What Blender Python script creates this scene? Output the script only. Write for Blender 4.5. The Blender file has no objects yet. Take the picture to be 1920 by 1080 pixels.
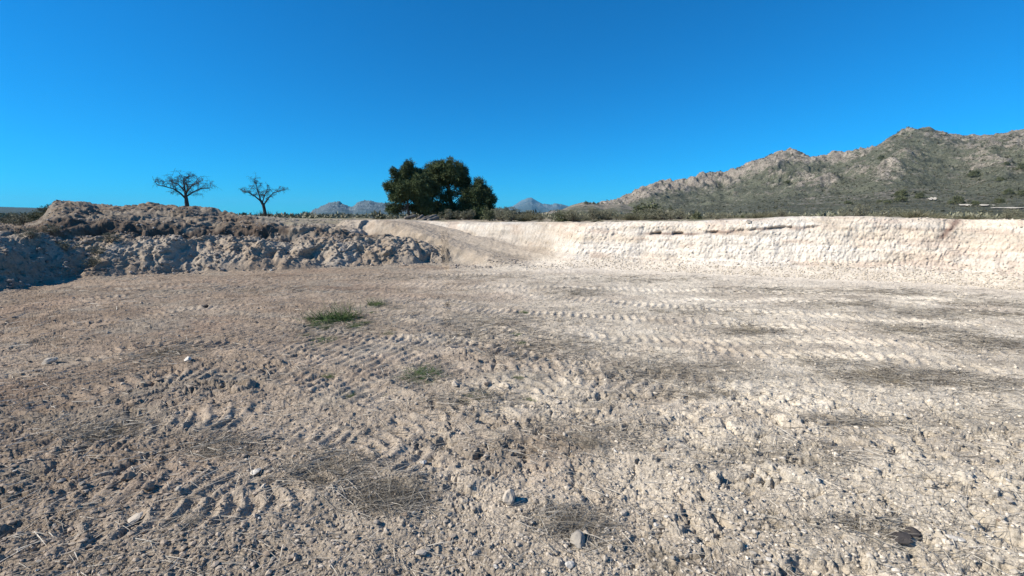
import bpy, math, random
import numpy as np
from math import radians, sin, cos, tan, atan2, hypot, pi

# ---------------------------------------------------------------- camera, sky, sun, exposure
scene = bpy.context.scene
C = scene.collection
CAM_H, FPX, HORIZON = 2.2, 805.0, 405.0            # metres, focal length in px of a 1920 wide frame
PITCH = math.atan((540 - HORIZON) / FPX)
cam_data = bpy.data.cameras.new("camera")
cam_data.sensor_width = 36.0
cam_data.lens = 36.0 * FPX / 1920.0
cam_data.clip_start, cam_data.clip_end = 0.05, 40000
cam = bpy.data.objects.new("camera", cam_data)
cam.location = (0, 0, CAM_H)
cam.rotation_euler = (radians(90) - PITCH, 0, 0)
C.objects.link(cam)
scene.camera = cam

SUN_EL, SUN_DIR = radians(37), (-0.97, -0.22)        # where the sun stands (left, slightly behind the camera)
world = bpy.data.worlds.new("World")
scene.world = world
world.use_nodes = True
wn, wl = world.node_tree.nodes, world.node_tree.links
wn.clear()
sky = wn.new('ShaderNodeTexSky')
sky.sky_type = 'NISHITA'
sky.sun_disc = False
sky.sun_elevation = SUN_EL
sky.sun_rotation = atan2(SUN_DIR[0], SUN_DIR[1])
sky.altitude = 600
sky.air_density, sky.dust_density, sky.ozone_density = 0.9, 0.1, 3.5
bg = wn.new('ShaderNodeBackground'); bg.inputs['Strength'].default_value = 0.093
wo = wn.new('ShaderNodeOutputWorld')
# the clear dry sky of the place is a deeper azure than the stock one: grade each channel
sc_, cb_ = wn.new('ShaderNodeSeparateColor'), wn.new('ShaderNodeCombineColor')
wl.new(sky.outputs[0], sc_.inputs[0])
for ch, (k_, g_) in enumerate(((0.03, 0.9), (0.63, 0.92), (1.05, 0.90))):
    m1_, m2_, m3_ = (wn.new('ShaderNodeMath') for _ in range(3))
    m1_.operation, m2_.operation, m3_.operation = 'MULTIPLY', 'POWER', 'MULTIPLY'
    wl.new(sc_.outputs[ch], m1_.inputs[0]); m1_.inputs[1].default_value = 0.133
    wl.new(m1_.outputs[0], m2_.inputs[0]); m2_.inputs[1].default_value = g_
    wl.new(m2_.outputs[0], m3_.inputs[0]); m3_.inputs[1].default_value = k_ / 0.133
    wl.new(m3_.outputs[0], cb_.inputs[ch])
wl.new(cb_.outputs[0], bg.inputs[0]); wl.new(bg.outputs[0], wo.inputs[0])

sl = bpy.data.lights.new("sun", 'SUN')
sl.energy, sl.angle, sl.color = 5.0, radians(0.5), (1.0, 0.92, 0.812)
sun = bpy.data.objects.new("sun", sl)
C.objects.link(sun)
_n = hypot(*SUN_DIR)
import mathutils
_sd = mathutils.Vector((SUN_DIR[0] / _n * cos(SUN_EL), SUN_DIR[1] / _n * cos(SUN_EL), sin(SUN_EL)))
sun.rotation_euler = _sd.to_track_quat('Z', 'Y').to_euler()
sun.location = _sd * 100

scene.view_settings.view_transform = 'Standard'
scene.view_settings.look = 'None'
scene.view_settings.exposure = 0.58
scene.view_settings.gamma = 1.0
scene.view_settings.use_curve_mapping = False
scene.cycles.use_denoising = True
scene.cycles.denoiser = 'OPENIMAGEDENOISE'
scene.cycles.denoising_input_passes = 'RGB_ALBEDO_NORMAL'
scene.cycles.denoising_prefilter = 'NONE'
scene.cycles.max_bounces = 4
scene.cycles.diffuse_bounces = 1
scene.cycles.transparent_max_bounces = 4

# ---------------------------------------------------------------- pixel helpers (1920x1080 photograph)
CP, SP = cos(PITCH), sin(PITCH)
def ray(px, py):
    a, b = (px - 960) / FPX, (540 - py) / FPX
    return a, CP + b * SP, -SP + b * CP
def at(px, py, D):                                   # world point seen at (px, py) at forward distance D
    x, y, z = ray(px, py)
    return np.array((x / y * D, D, CAM_H + z / y * D))
def G(px, py):                                       # point of the level pit floor seen at (px, py)
    x, y, z = ray(px, py)
    t = CAM_H / -z
    return (x * t, y * t)

# ---------------------------------------------------------------- numpy noise
def _h(ix, iy, iz, s):
    n = (ix.astype(np.int64) * 374761393 + iy.astype(np.int64) * 668265263 + iz * 2147483647 % 4294967291 + s * 974711) & 0xffffffff
    n = ((n ^ (n >> 13)) * 1274126177) & 0xffffffff
    n = ((n ^ (n >> 16)) * 2246822519) & 0xffffffff
    return ((n ^ (n >> 15)) & 0xffffff) / float(0xffffff)
def vn2(x, y, s=0):
    x0, y0 = np.floor(x), np.floor(y); fx, fy = x - x0, y - y0
    fx = fx * fx * fx * (fx * (fx * 6 - 15) + 10); fy = fy * fy * fy * (fy * (fy * 6 - 15) + 10)
    ix, iy = x0.astype(np.int64), y0.astype(np.int64)
    a, b = _h(ix, iy, 0, s), _h(ix + 1, iy, 0, s)
    c, d = _h(ix, iy + 1, 0, s), _h(ix + 1, iy + 1, 0, s)
    return (a + (b - a) * fx) * (1 - fy) + (c + (d - c) * fx) * fy
def vn3(x, y, z, s=0):
    z0 = np.floor(z); fz = z - z0; fz = fz * fz * (3 - 2 * fz)
    iz = z0.astype(np.int64)
    x0, y0 = np.floor(x), np.floor(y); fx, fy = x - x0, y - y0
    fx = fx * fx * (3 - 2 * fx); fy = fy * fy * (3 - 2 * fy)
    ix, iy = x0.astype(np.int64), y0.astype(np.int64)
    r = []
    for k in (0, 1):
        q = (iz + k) * 7919
        def hh(a, b): return _h(a + q * 31, b + q * 17, 0, s)
        a, b, c, d = hh(ix, iy), hh(ix + 1, iy), hh(ix, iy + 1), hh(ix + 1, iy + 1)
        r.append((a + (b - a) * fx) * (1 - fy) + (c + (d - c) * fx) * fy)
    return r[0] + (r[1] - r[0]) * fz
def fbm(x, y, o=5, s=0, g=0.5, l=2.03):              # about -1..1
    v, a, t = 0, 1.0, 0
    for k in range(o):
        v = v + a * (vn2(x, y, s + k * 13) * 2 - 1); t += a; a *= g
        x, y = (x * 0.8 - y * 0.6) * l + 5.3, (x * 0.6 + y * 0.8) * l + 1.7
    return v / t
def ridged(x, y, o=5, s=0, g=0.5):                   # 0..1, sharp crests
    v, a, t = 0, 1.0, 0
    for k in range(o):
        v = v + a * (1 - np.abs(vn2(x, y, s + k * 17) * 2 - 1)); t += a; a *= g
        x, y = (x * 0.8 - y * 0.6) * 2.07 + 3.1, (x * 0.6 + y * 0.8) * 2.07 + 7.7
    return v / t
def fbm3(x, y, z, o=4, s=0, g=0.5):
    v, a, t = 0, 1.0, 0
    for k in range(o):
        v = v + a * (vn3(x, y, z, s + k * 13) * 2 - 1); t += a; a *= g
        x, y, z = x * 2.03 + 5.3, y * 2.03 + 1.7, z * 2.03 + 9.1
    return v / t
def sst(a, b, x):
    t = np.clip((x - a) / (b - a), 0, 1); return t * t * (3 - 2 * t)
def clods(x, y, cell, prob, r0, r1, s, flat=0.8):    # rounded, faceted lumps strewn in a jittered grid
    u, v = x / cell, y / cell
    ix, iy = np.floor(u).astype(np.int64), np.floor(v).astype(np.int64)
    out = np.zeros_like(x)
    for dx in (-1, 0, 1):
        for dy in (-1, 0, 1):
            cx, cy = ix + dx, iy + dy
            jx = _h(cx, cy, 0, s) * 0.9 + 0.05; jy = _h(cx, cy, 0, s + 1) * 0.9 + 0.05
            rr = r0 + (r1 - r0) * _h(cx, cy, 0, s + 2) ** 2
            ok = _h(cx, cy, 0, s + 3) < prob
            ex = (u - cx - jx) * cell; ey = (v - cy - jy) * cell
            th = _h(cx, cy, 0, s + 4) * 6.283
            c_, s_ = np.cos(th), np.sin(th)
            a = np.abs(ex * c_ + ey * s_) / 1.25; b = np.abs(-ex * s_ + ey * c_)
            d = (0.55 * np.sqrt(a * a + b * b) + 0.45 * np.maximum(a, b)) / rr
            h = np.sqrt(np.clip(1 - d * d, 0, 1)) * rr * flat
            h = np.minimum(h, rr * flat * (0.75 + 0.4 * (ex * c_ + ey * s_) / rr * 0.6))
            out = np.maximum(out, np.where(ok, h, 0))
    return out

# ---------------------------------------------------------------- tagging and mesh helpers
def tag(o, label=None, cat=None, group=None, kind=None):
    if label: o['label'] = label
    if cat: o['category'] = cat
    if group: o['group'] = group
    if kind: o['kind'] = kind
    return o
def mesh_np(name, V, F, mat, parent=None, col=None, smooth=True, fn=4):
    V = np.asarray(V, dtype=np.float32).reshape(-1, 3); F = np.asarray(F, dtype=np.int32).reshape(-1, fn)
    me = bpy.data.meshes.new(name)
    me.vertices.add(len(V)); me.vertices.foreach_set('co', V.ravel())
    me.loops.add(F.size); me.loops.foreach_set('vertex_index', F.ravel())
    me.polygons.add(len(F))
    me.polygons.foreach_set('loop_start', np.arange(0, F.size, fn, dtype=np.int32))
    me.polygons.foreach_set('loop_total', np.full(len(F), fn, dtype=np.int32))
    me.polygons.foreach_set('use_smooth', np.full(len(F), smooth, dtype=bool))
    me.update(calc_edges=True)
    if col is not None:
        at_ = me.color_attributes.new('tint', 'FLOAT_COLOR', 'POINT')
        c4 = np.ones((len(V), 4), dtype=np.float32); c4[:, :3] = np.asarray(col).reshape(-1, 3)
        at_.data.foreach_set('color', c4.ravel())
    me.materials.append(mat)
    o = bpy.data.objects.new(name, me)
    C.objects.link(o)
    if parent: o.parent = parent
    return o
def empty(name, loc):
    o = bpy.data.objects.new(name, None); o.location = loc; o.empty_display_size = 0.2
    C.objects.link(o); return o
def grid_faces(nc, nr, wrap=False):
    i = np.arange(nc if wrap else nc - 1)[:, None]; j = np.arange(nr - 1)[None, :]
    i2 = (i + 1) % nc
    a, b, c, d = i * nr + j, i2 * nr + j, i2 * nr + j + 1, i * nr + j + 1
    return np.stack([a, d, c, b], -1).reshape(-1, 4)

def new_mat(name):
    m = bpy.data.materials.new(name); m.use_nodes = True
    nt = m.node_tree; nt.nodes.clear()
    out = nt.nodes.new('ShaderNodeOutputMaterial'); p = nt.nodes.new('ShaderNodeBsdfPrincipled')
    p.inputs['Roughness'].default_value = 0.95
    p.inputs['Specular IOR Level'].default_value = 0.12
    nt.links.new(p.outputs[0], out.inputs[0])
    return m, nt, p
def noise_node(nt, scale, detail=6, rough=0.6, dim='3D', vec=None, dist=0.0):
    n = nt.nodes.new('ShaderNodeTexNoise'); n.noise_dimensions = dim
    n.inputs['Scale'].default_value = scale; n.inputs['Detail'].default_value = detail
    n.inputs['Roughness'].default_value = rough; n.inputs['Distortion'].default_value = dist
    if vec: nt.links.new(vec, n.inputs['Vector'])
    return n
def ramp(nt, fac, stops):
    r = nt.nodes.new('ShaderNodeValToRGB')
    while len(r.color_ramp.elements) < len(stops): r.color_ramp.elements.new(0.5)
    for e, (p, c) in zip(r.color_ramp.elements, stops):
        e.position = p; e.color = (c[0], c[1], c[2], 1) if hasattr(c, '__len__') else (c, c, c, 1)
    nt.links.new(fac, r.inputs[0]); return r
def mixc(nt, a, b, fac, mode='MIX'):
    m = nt.nodes.new('ShaderNodeMix'); m.data_type = 'RGBA'; m.blend_type = mode
    for s, v in ((6, a), (7, b)):
        if hasattr(v, 'is_output') or isinstance(v, bpy.types.NodeSocket): nt.links.new(v, m.inputs[s])
        else: m.inputs[s].default_value = (*v, 1)
    if isinstance(fac, (int, float)): m.inputs[0].default_value = fac
    else: nt.links.new(fac, m.inputs[0])
    return m.outputs[2]
def geo_pos(nt):
    g = nt.nodes.new('ShaderNodeNewGeometry'); return g.outputs['Position']
def tex_obj(nt):
    g = nt.nodes.new('ShaderNodeTexCoord'); return g.outputs['Object']

def earth_mat(name, fine=38.0, speck=0.55, bump=0.012):
    m, nt, p = new_mat(name)
    pos = tex_obj(nt)
    a = nt.nodes.new('ShaderNodeAttribute'); a.attribute_name = 'tint'
    n1 = noise_node(nt, fine, 8, 0.72, vec=pos)
    n2 = noise_node(nt, 2.3, 6, 0.65, vec=pos)
    r1 = ramp(nt, n1.outputs[0], [(0.28, 1 - speck), (0.5, 1.0), (0.74, 1 + speck * 0.55)])
    r2 = ramp(nt, n2.outputs[0], [(0.3, (0.84, 0.82, 0.8)), (0.7, (1.14, 1.13, 1.12))])
    c = mixc(nt, a.outputs['Color'], r1.outputs[0], 1.0, 'MULTIPLY')
    c = mixc(nt, c, r2.outputs[0], 1.0, 'MULTIPLY')
    nt.links.new(c, p.inputs['Base Color'])
    b = nt.nodes.new('ShaderNodeBump'); b.inputs['Strength'].default_value = 0.9; b.inputs['Distance'].default_value = bump
    n3 = noise_node(nt, fine * 1.3, 8, 0.75, vec=pos)
    nt.links.new(n3.outputs[0], b.inputs['Height']); nt.links.new(b.outputs[0], p.inputs['Normal'])
    return m
def tint_mat(name, rough=0.9, spec=0.12, fine=None, translucent=0.0):
    m, nt, p = new_mat(name)
    a = nt.nodes.new('ShaderNodeAttribute'); a.attribute_name = 'tint'
    c = a.outputs['Color']
    if fine:
        n = noise_node(nt, fine, 5, 0.7, vec=tex_obj(nt))
        r = ramp(nt, n.outputs[0], [(0.3, 0.6), (0.7, 1.3)])
        c = mixc(nt, c, r.outputs[0], 1.0, 'MULTIPLY')
    nt.links.new(c, p.inputs['Base Color'])
    p.inputs['Roughness'].default_value = rough; p.inputs['Specular IOR Level'].default_value = spec
    return m
def bark_mat(name, c0, c1):
    m, nt, p = new_mat(name)
    n = noise_node(nt, 9, 6, 0.7, vec=tex_obj(nt))
    r = ramp(nt, n.outputs[0], [(0.35, c0), (0.65, c1)])
    nt.links.new(r.outputs[0], p.inputs['Base Color'])
    b = nt.nodes.new('ShaderNodeBump'); b.inputs['Strength'].default_value = 0.6; b.inputs['Distance'].default_value = 0.02
    nt.links.new(n.outputs[0], b.inputs['Height']); nt.links.new(b.outputs[0], p.inputs['Normal'])
    return m
M_FLOOR = earth_mat('pit_floor_earth', 40, 0.62, 0.026)
M_BANK = earth_mat('bank_earth', 15, 0.34, 0.03)
M_CLIFF = earth_mat('caliche', 15, 0.34, 0.03)
M_PLAIN = earth_mat('plain_earth', 9, 0.5, 0.02)
M_STONE = tint_mat('stone', 0.9, 0.15, 28)
M_LEAF = tint_mat('foliage', 0.75, 0.2)
M_STRAW = tint_mat('dry_stalks', 0.8, 0.2)
M_BARK = bark_mat('pine_bark', (0.055, 0.04, 0.03), (0.13, 0.10, 0.08))
M_DEAD = bark_mat('dead_bark', (0.035, 0.03, 0.028), (0.10, 0.09, 0.085))
M_LOG = bark_mat('weathered_wood', (0.10, 0.085, 0.07), (0.25, 0.22, 0.185))

# ---------------------------------------------------------------- the pit: outline, ramp, heaps
P0, P1 = np.array((1.7, 19.4)), np.array((-7.3, 26.6))
U = (P1 - P0) / np.linalg.norm(P1 - P0); RL = np.linalg.norm(P1 - P0)
NL = np.array((-U[1], U[0])); NL = NL if NL[0] < 0 else -NL       # towards the camera's left
ZR = 1.95
def on_ramp(t, e): q = P0 + U * RL * t + NL * e; return (q[0], q[1])
foot_px = [(0, 548), (45, 541), (100, 527), (150, 522), (200, 520), (300, 515), (400, 511), (500, 508), (600, 504), (700, 500), (820, 494), (885, 491)]
wall_px = [(1075, 498), (1200, 502), (1300, 507), (1400, 512), (1500, 516), (1600, 521), (1700, 525), (1800, 530), (1920, 539)]
LEFT = [(-10, -16), (-14, -6), (-14.5, 4), (-15, 9)] + [G(*p) for p in foot_px] + [on_ramp(0.24, 1.2), on_ramp(0.5, 1.2), on_ramp(1.0, 1.2)]
RIGHT = [on_ramp(1.05, 0), on_ramp(1.0, -1.3), on_ramp(0.6, -1.5), on_ramp(0.3, -1.5), on_ramp(0.12, -1.4)] + [G(*p) for p in wall_px] + [(17.5, 11), (19, 6), (19, -4), (12, -16)]
POLY = np.array(LEFT + RIGHT); NSEG = len(POLY); NLEFT = len(LEFT)
def pit_dist(x, y):                                   # signed distance (outside > 0) and how "right wall" the nearest edge is
    best = np.full(x.shape, 1e9); bl = np.full(x.shape, 1e9); br = np.full(x.shape, 1e9)
    inside = np.zeros(x.shape, bool)
    for k in range(NSEG):
        a, b = POLY[k], POLY[(k + 1) % NSEG]
        ex, ey = b - a
        t = np.clip(((x - a[0]) * ex + (y - a[1]) * ey) / (ex * ex + ey * ey), 0, 1)
        d = (x - a[0] - t * ex) ** 2 + (y - a[1] - t * ey) ** 2
        if k < NLEFT - 1: bl = np.minimum(bl, d)
        else: br = np.minimum(br, d)
        c = ((a[1] > y) != (b[1] > y)) & (x < (b[0] - a[0]) * (y - a[1]) / (b[1] - a[1] + 1e-12) + a[0])
        inside ^= c
    bl, br = np.sqrt(bl), np.sqrt(br)
    d = np.minimum(bl, br)
    return np.where(inside, -d, d), sst(-0.4, 0.4, bl - br)

AX = lambda x, xs, ys: np.interp(x, xs, ys)
def q_of(x, y):                                       # bearing expressed as a column of the photograph
    return np.where(y > 0.3, 960 + FPX * x / np.maximum(y, 0.3), np.where(x < 0, -4000, 6000))
CREST_D = 29.5
crest_q = [-200, 40, 75, 110, 150, 200, 260, 290, 330, 400, 480, 540, 600, 700, 760, 800]
crest_py = [418, 415, 402, 391, 389, 394, 394, 389, 393, 394, 398, 398, 401, 405, 409, 411]
def base_height(x, y):
    d, rt = pit_dist(x, y)
    q = q_of(x, y)
    # ramp surface
    tt = ((x - P0[0]) * U[0] + (y - P0[1]) * U[1]) / RL
    ee = (x - P0[0]) * NL[0] + (y - P0[1]) * NL[1]
    zr = ZR * sst(-0.05, 1.05, tt) * 0.55 + ZR * np.clip(tt, 0, 1) * 0.45
    wr = (1 - sst(1.1, 2.0, np.abs(ee) * 0.85 + 0.3 * fbm(x * .8, y * .8, 3, 61))) * sst(-0.05, 0.08, tt) * (1 - sst(1.3, 1.8, tt))
    floor = 0.0 + zr * wr
    # left side: low bench, then spoil heaps
    wob = fbm(x * 0.8, y * 0.8, 4, 5) * 0.55 + fbm(x * 2.6, y * 2.6, 3, 9) * 0.2
    dl = d + wob * sst(-0.8, 0.3, d)
    bench_h = AX(x, [-17, -15.5, -12, -4.6, -2.6, -0.8, 0.6], [1.62, 1.35, 1.2, 1.12, 0.72, 0.25, 0.0]) + 0.16 * fbm(x * 0.5, y * 0.5, 3, 21)
    fl = np.interp(dl, [-0.5, -0.1, 0.3, 0.9, 1.6, 2.1], [0, 0.05, 0.30, 0.68, 0.95, 1.0])
    zb = floor * (1 - fl) + bench_h * fl
    zc = CAM_H + (HORIZON - AX(q, crest_q, crest_py)) / FPX * CREST_D
    up = 0.3 * sst(2.5, 3.3, d + fbm(x * 0.9, y * 0.9, 3, 32) * 0.5) + 0.7 * sst(3.0, 9.0, d + fbm(x * 0.35, y * 0.35, 2, 31) * 0.9)
    zc = zc * 1.0
    hm = sst(40, 125, q) * (1 - sst(735, 800, q)) * sst(13, 16, y)
    heap = zb + (zc - zb) * up * hm
    past = sst(31.5, 37, y)
    plateau_l = AX(q, [-400, 60, 120, 700, 900], [1.62, 1.62, 1.75, 1.9, 1.9])
    other = zb + (plateau_l - zb) * sst(1.8, 7, d)
    zl = heap * hm + other * (1 - hm)
    zl = zl * (1 - past) + plateau_l * past
    zl = np.where(d > 1.0, zl * (1 - wr) + zr * wr, zl)
    # right side: the white cut face
    wobr = fbm(x * 0.5, y * 0.5, 3, 41) * 0.24 + fbm(x * 2.2, y * 2.2, 3, 43) * 0.05
    dr = d + wobr * sst(-1.2, 0.2, d)
    top = AX(x, [-7, -3, 1, 5, 9, 11.5, 13, 14.6, 16.5, 19], [1.9, 1.83, 1.83, 1.9, 2.03, 2.13, 2.15, 2.14, 2.06, 2.0])
    top = top + 0.07 * fbm(x * 0.7, y * 0.7, 4, 47) * sst(0.5, 1.3, d)
    fr = np.interp(dr, [-1.5, -0.8, -0.3, 0.1, 0.5, 0.85, 1.1], [0, 0.05, 0.13, 0.25, 0.60, 0.92, 1.0])
    zrg = floor * (1 - fr) + top * fr
    past_r = sst(2.5, 12, d)
    zrg = zrg * (1 - past_r) + past_r * 1.88
    z = zl * (1 - rt) + zrg * rt
    z = np.where(d < -1.4, floor, z)
    return z, d, rt, q, wr, tt

# caterpillar and tyre tracks pressed in the floor, as drives between places on the floor
TRACKS = [
    ([(-120, 720), (0, 640), (50, 600), (120, 572), (240, 556), (420, 549)], 0.45, .16, 1.0),
    ([(-150, 800), (0, 715), (70, 655), (180, 610), (340, 582), (480, 575)], 0.5, .17, 1.0),
    ([(-50, 800), (160, 742), (350, 700), (560, 712), (760, 760)], 0.5, .17, .9),
    ([(380, 583), (520, 605), (650, 632), (810, 645), (960, 668)], 0.42, .17, 1.1),
    ([(700, 560), (900, 583), (1060, 592), (1230, 600), (1420, 612), (1640, 622)], 0.45, .18, 1.0),
    ([(720, 598), (830, 640), (980, 672), (1150, 705), (1290, 748)], 0.42, .17, 1.15),
    ([(960, 552), (1200, 572), (1450, 588), (1900, 612)], 0.5, .18, .9),
    ([(1280, 650), (1450, 664), (1640, 668), (1950, 700)], 0.4, .2, 1.1),
    ([(420, 640), (560, 660), (700, 690), (820, 735)], 0.45, .16, .9),
    ([(-60, 880), (180, 825), (400, 780), (560, 770)], 0.5, .17, .8),
    ([(600, 530), (1000, 540), (1500, 550), (1900, 570)], 0.6, .2, .8),
    ([(150, 545), (350, 540), (600, 545), (900, 572)], 0.55, .18, .9),
    ([(480, 800), (640, 828), (760, 860), (860, 900)], 0.4, .16, .9),
    ([(0, 960), (200, 900), (430, 860)], 0.45, .17, .7),
    ([(300, 560), (480, 562), (640, 575), (860, 610), (1000, 640)], 0.5, .17, .8),
    ([(880, 850), (1000, 730), (1100, 716), (1230, 742), (1420, 800)], 0.4, .18, .8),
    ([(-80, 1010), (160, 930), (380, 905), (620, 960)], 0.42, .17, .9),
    ([(-60, 1080), (240, 985), (520, 940), (760, 800), (1010, 700)], 0.4, .16, .85),
    ([(-100, 690), (80, 620), (260, 600), (520, 640), (760, 680)], 0.45, .17, .9),
    ([(60, 700), (260, 650), (480, 655), (620, 700)], 0.42, .16, .9),
    ([(860, 700), (1100, 690), (1350, 720), (1600, 790), (1800, 900)], 0.42, .18, .7),
    ([(1050, 630), (1300, 640), (1600, 640), (1930, 660)], 0.45, .19, .9),
    ([(150, 590), (420, 612), (700, 655), (900, 720)], 0.42, .17, .9),
    ([(1250, 560), (1600, 565), (1920, 585)], 0.5, .2, .7),
    ([(-100, 620), (60, 570), (200, 548), (420, 530), (700, 518), (1000, 515)], 0.5, .18, .8),
]
def track_height(x, y):
    out = np.zeros_like(x); press = np.zeros_like(x)
    for ti, (pts, w, pitch, amp) in enumerate(TRACKS):
        P = np.array([G(*p) for p in pts]); Q = [P[0]]
        for k in range(len(P) - 1):                   # smooth (Catmull-Rom)
            p0, p1, p2, p3 = P[max(k - 1, 0)], P[k], P[k + 1], P[min(k + 2, len(P) - 1)]
            for t in np.linspace(0, 1, 5)[1:]:
                Q.append(0.5 * ((2 * p1) + (-p0 + p2) * t + (2 * p0 - 5 * p1 + 4 * p2 - p3) * t * t + (-p0 + 3 * p1 - 3 * p2 + p3) * t ** 3))
        Q = np.array(Q)
        lo, hi = Q.min(0) - 1, Q.max(0) + 1
        idx = np.nonzero((x > lo[0]) & (x < hi[0]) & (y > lo[1]) & (y < hi[1]))[0]
        if not len(idx): continue
        X, Y = x[idx], y[idx]
        best = np.full(X.shape, 1e9); S = np.zeros_like(X); E = np.zeros_like(X); s0 = 0
        for k in range(len(Q) - 1):
            a, b = Q[k], Q[k + 1]; L = np.linalg.norm(b - a); e = (b - a) / L
            t = np.clip((X - a[0]) * e[0] + (Y - a[1]) * e[1], 0, L)
            dx, dy = X - a[0] - t * e[0], Y - a[1] - t * e[1]
            d2 = dx * dx + dy * dy; m = d2 < best
            best = np.where(m, d2, best); S = np.where(m, s0 + t, S); E = np.where(m, dx * -e[1] + dy * e[0], E); s0 += L
        wgt = 1 - sst(w * 0.42, w * 0.58, np.abs(E) + 0.04 * fbm(X * 3, Y * 3, 2, 90 + ti))
        wgt = wgt * sst(0.25, 0.5, vn2(X * 0.9, Y * 0.9, 300 + ti) * 0.6 + 0.38)
        wgt = wgt * sst(0, 0.6, S) * sst(0, 0.6, s0 - S)
        ph = (S + 0.05 * fbm(X * 4, Y * 4, 3, 70 + ti) + 0.25 * np.abs(E) * (ti % 2)) / pitch
        f = ph - np.floor(ph)
        ridge = np.where(f < 0.3, f / 0.3, np.where(f < 0.45, 1, np.clip((0.75 - f) / 0.3, 0, 1)))
        rim = np.exp(-((np.abs(E) - w * 0.56) / 0.06) ** 2)
        out[idx] = out[idx] * (1 - wgt) + wgt * amp * (ridge * 0.040 - 0.019) * (0.55 + 0.8 * vn2(X * 6, Y * 6, 700 + ti)) * (1 - 0.35 * sst(8, 14, Y)) + rim * 0.02 * amp * sst(0.3, 0.6, vn2(X * 2, Y * 2, 500 + ti))
        press[idx] = np.maximum(press[idx], wgt)
    return out, press

# patches of dead straw and stubble, at floor pixels: (px, py, half width px, half height px, strength)
LITTER = [(925, 618, 95, 20, 1), (1010, 655, 110, 20, 1), (1220, 690, 130, 22, 1), (1075, 550, 60, 7, 1), (1400, 622, 90, 12, .9),
          (1300, 585, 130, 9, .8), (1560, 572, 90, 8, .8), (1680, 550, 90, 6, .8), (1830, 645, 110, 14, 1), (1690, 708, 120, 20, 1),
          (1580, 797, 100, 12, .7), (1540, 680, 60, 12, .7), (1800, 590, 130, 8, .8), (1440, 545, 120, 6, .7), (1200, 525, 150, 5, .7),
          (1850, 720, 90, 14, .7), (730, 930, 60, 35, 1), (610, 885, 75, 30, .8), (1075, 985, 80, 35, .8), (790, 705, 60, 20, .7),
          (890, 750, 80, 22, .7), (300, 670, 70, 22, .6), (1290, 740, 110, 16, .6), (650, 610, 100, 20, .6), (1650, 985, 160, 16, .5),
          (190, 812, 60, 22, .6), (400, 835, 80, 18, .6), (820, 520, 150, 6, .6), (470, 545, 180, 7, .5), (1480, 870, 150, 25, .3),
          (1100, 820, 160, 30, .35), (1710, 620, 90, 9, .9), (740, 575, 60, 9, .6), (1850, 572, 90, 6, .8), (1010, 600, 110, 10, .5)]
def litter_mask(x, y):
    m = np.zeros_like(x)
    for k, (px, py, hw, hh, s) in enumerate(LITTER):
        c = np.array(G(px, py)); a = np.array(G(px - hw, py)); b = np.array(G(px, py - hh)); b2 = np.array(G(px, py + hh))
        rx = abs(c[0] - a[0]); ry = abs(b[1] - b2[1]) / 2
        d = np.hypot((x - c[0]) / rx, (y - (b[1] + b2[1]) / 2) / ry)
        m = np.maximum(m, s * (1 - sst(0.2, 1.7, d + 0.75 * fbm(x * 1.0, y * 3.6, 5, 600, .65))))
    return m

def near_mask(x, y): return 1 - sst(5.0, 9.5, np.hypot(x * 0.8, y))
def floor_detail(x, y):                               # height added to the level floor, and masks
    warpx = x + 0.05 * fbm(x * 9, y * 9, 4, 3, 0.7); warpy = y + 0.05 * fbm(x * 9, y * 9, 4, 4, 0.7)
    th, press = track_height(x, y)
    lump = sst(0.35, 0.75, fbm(x * 0.5 + 3, y * 0.5, 4, 77, .6) * 0.5 + 0.25 + 0.35 * near_mask(x, y))
    z = 0.045 * fbm(x * 0.45, y * 0.45, 3, 1) + 0.03 * fbm(x * 2.1, y * 2.1, 4, 2)
    flow = fbm(x * 1.1, y * 1.1, 3, 19) * .9
    z = z + 0.040 * (ridged(x * 2.6 + y * .9, y * 4.4 - x * .8, 4, 8, 0.6) - 0.5) * (1 - 0.7 * press)
    z = z + 0.030 * (ridged(x * 8 + flow * 4, y * 12 + flow * 3, 4, 11, 0.65) - 0.5)
    z = z + 0.03 * near_mask(x, y) * (ridged(x * 1.7 + flow, y * 2.3, 4, 17, .55) - .5)
    z = z - 0.075 * sst(0.67, 0.9, ridged(x * 3.3 + flow, y * 4.6, 4, 16, 0.6)) * lump
    z = z + th
    k = (1 - 0.88 * press)
    dens = 0.2 + 0.8 * lump
    lump = lump
    c1 = clods(warpx, warpy, 0.42, 0.30, 0.03, 0.13, 100, 0.75) * lump
    c2 = clods(warpx, warpy, 0.17, 0.42, 0.014, 0.062, 110, 0.8) * dens
    c3 = clods(warpx, warpy, 0.075, 0.42, 0.007, 0.026, 120, 0.8) * dens
    c4 = clods(warpx, warpy, 0.036, 0.5, 0.004, 0.012, 130, 0.85)
    cc = np.maximum(np.maximum(c1, c2), np.maximum(c3, c4)) + 0.25 * (c2 + c3)
    rough = 0.016 * fbm(x * 20, y * 20, 4, 14, 0.65) + 0.012 * (ridged(x * 30 + flow * 6, y * 36, 3, 15, .6) - .5)
    return z + cc * k + rough * k, press, cc

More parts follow.
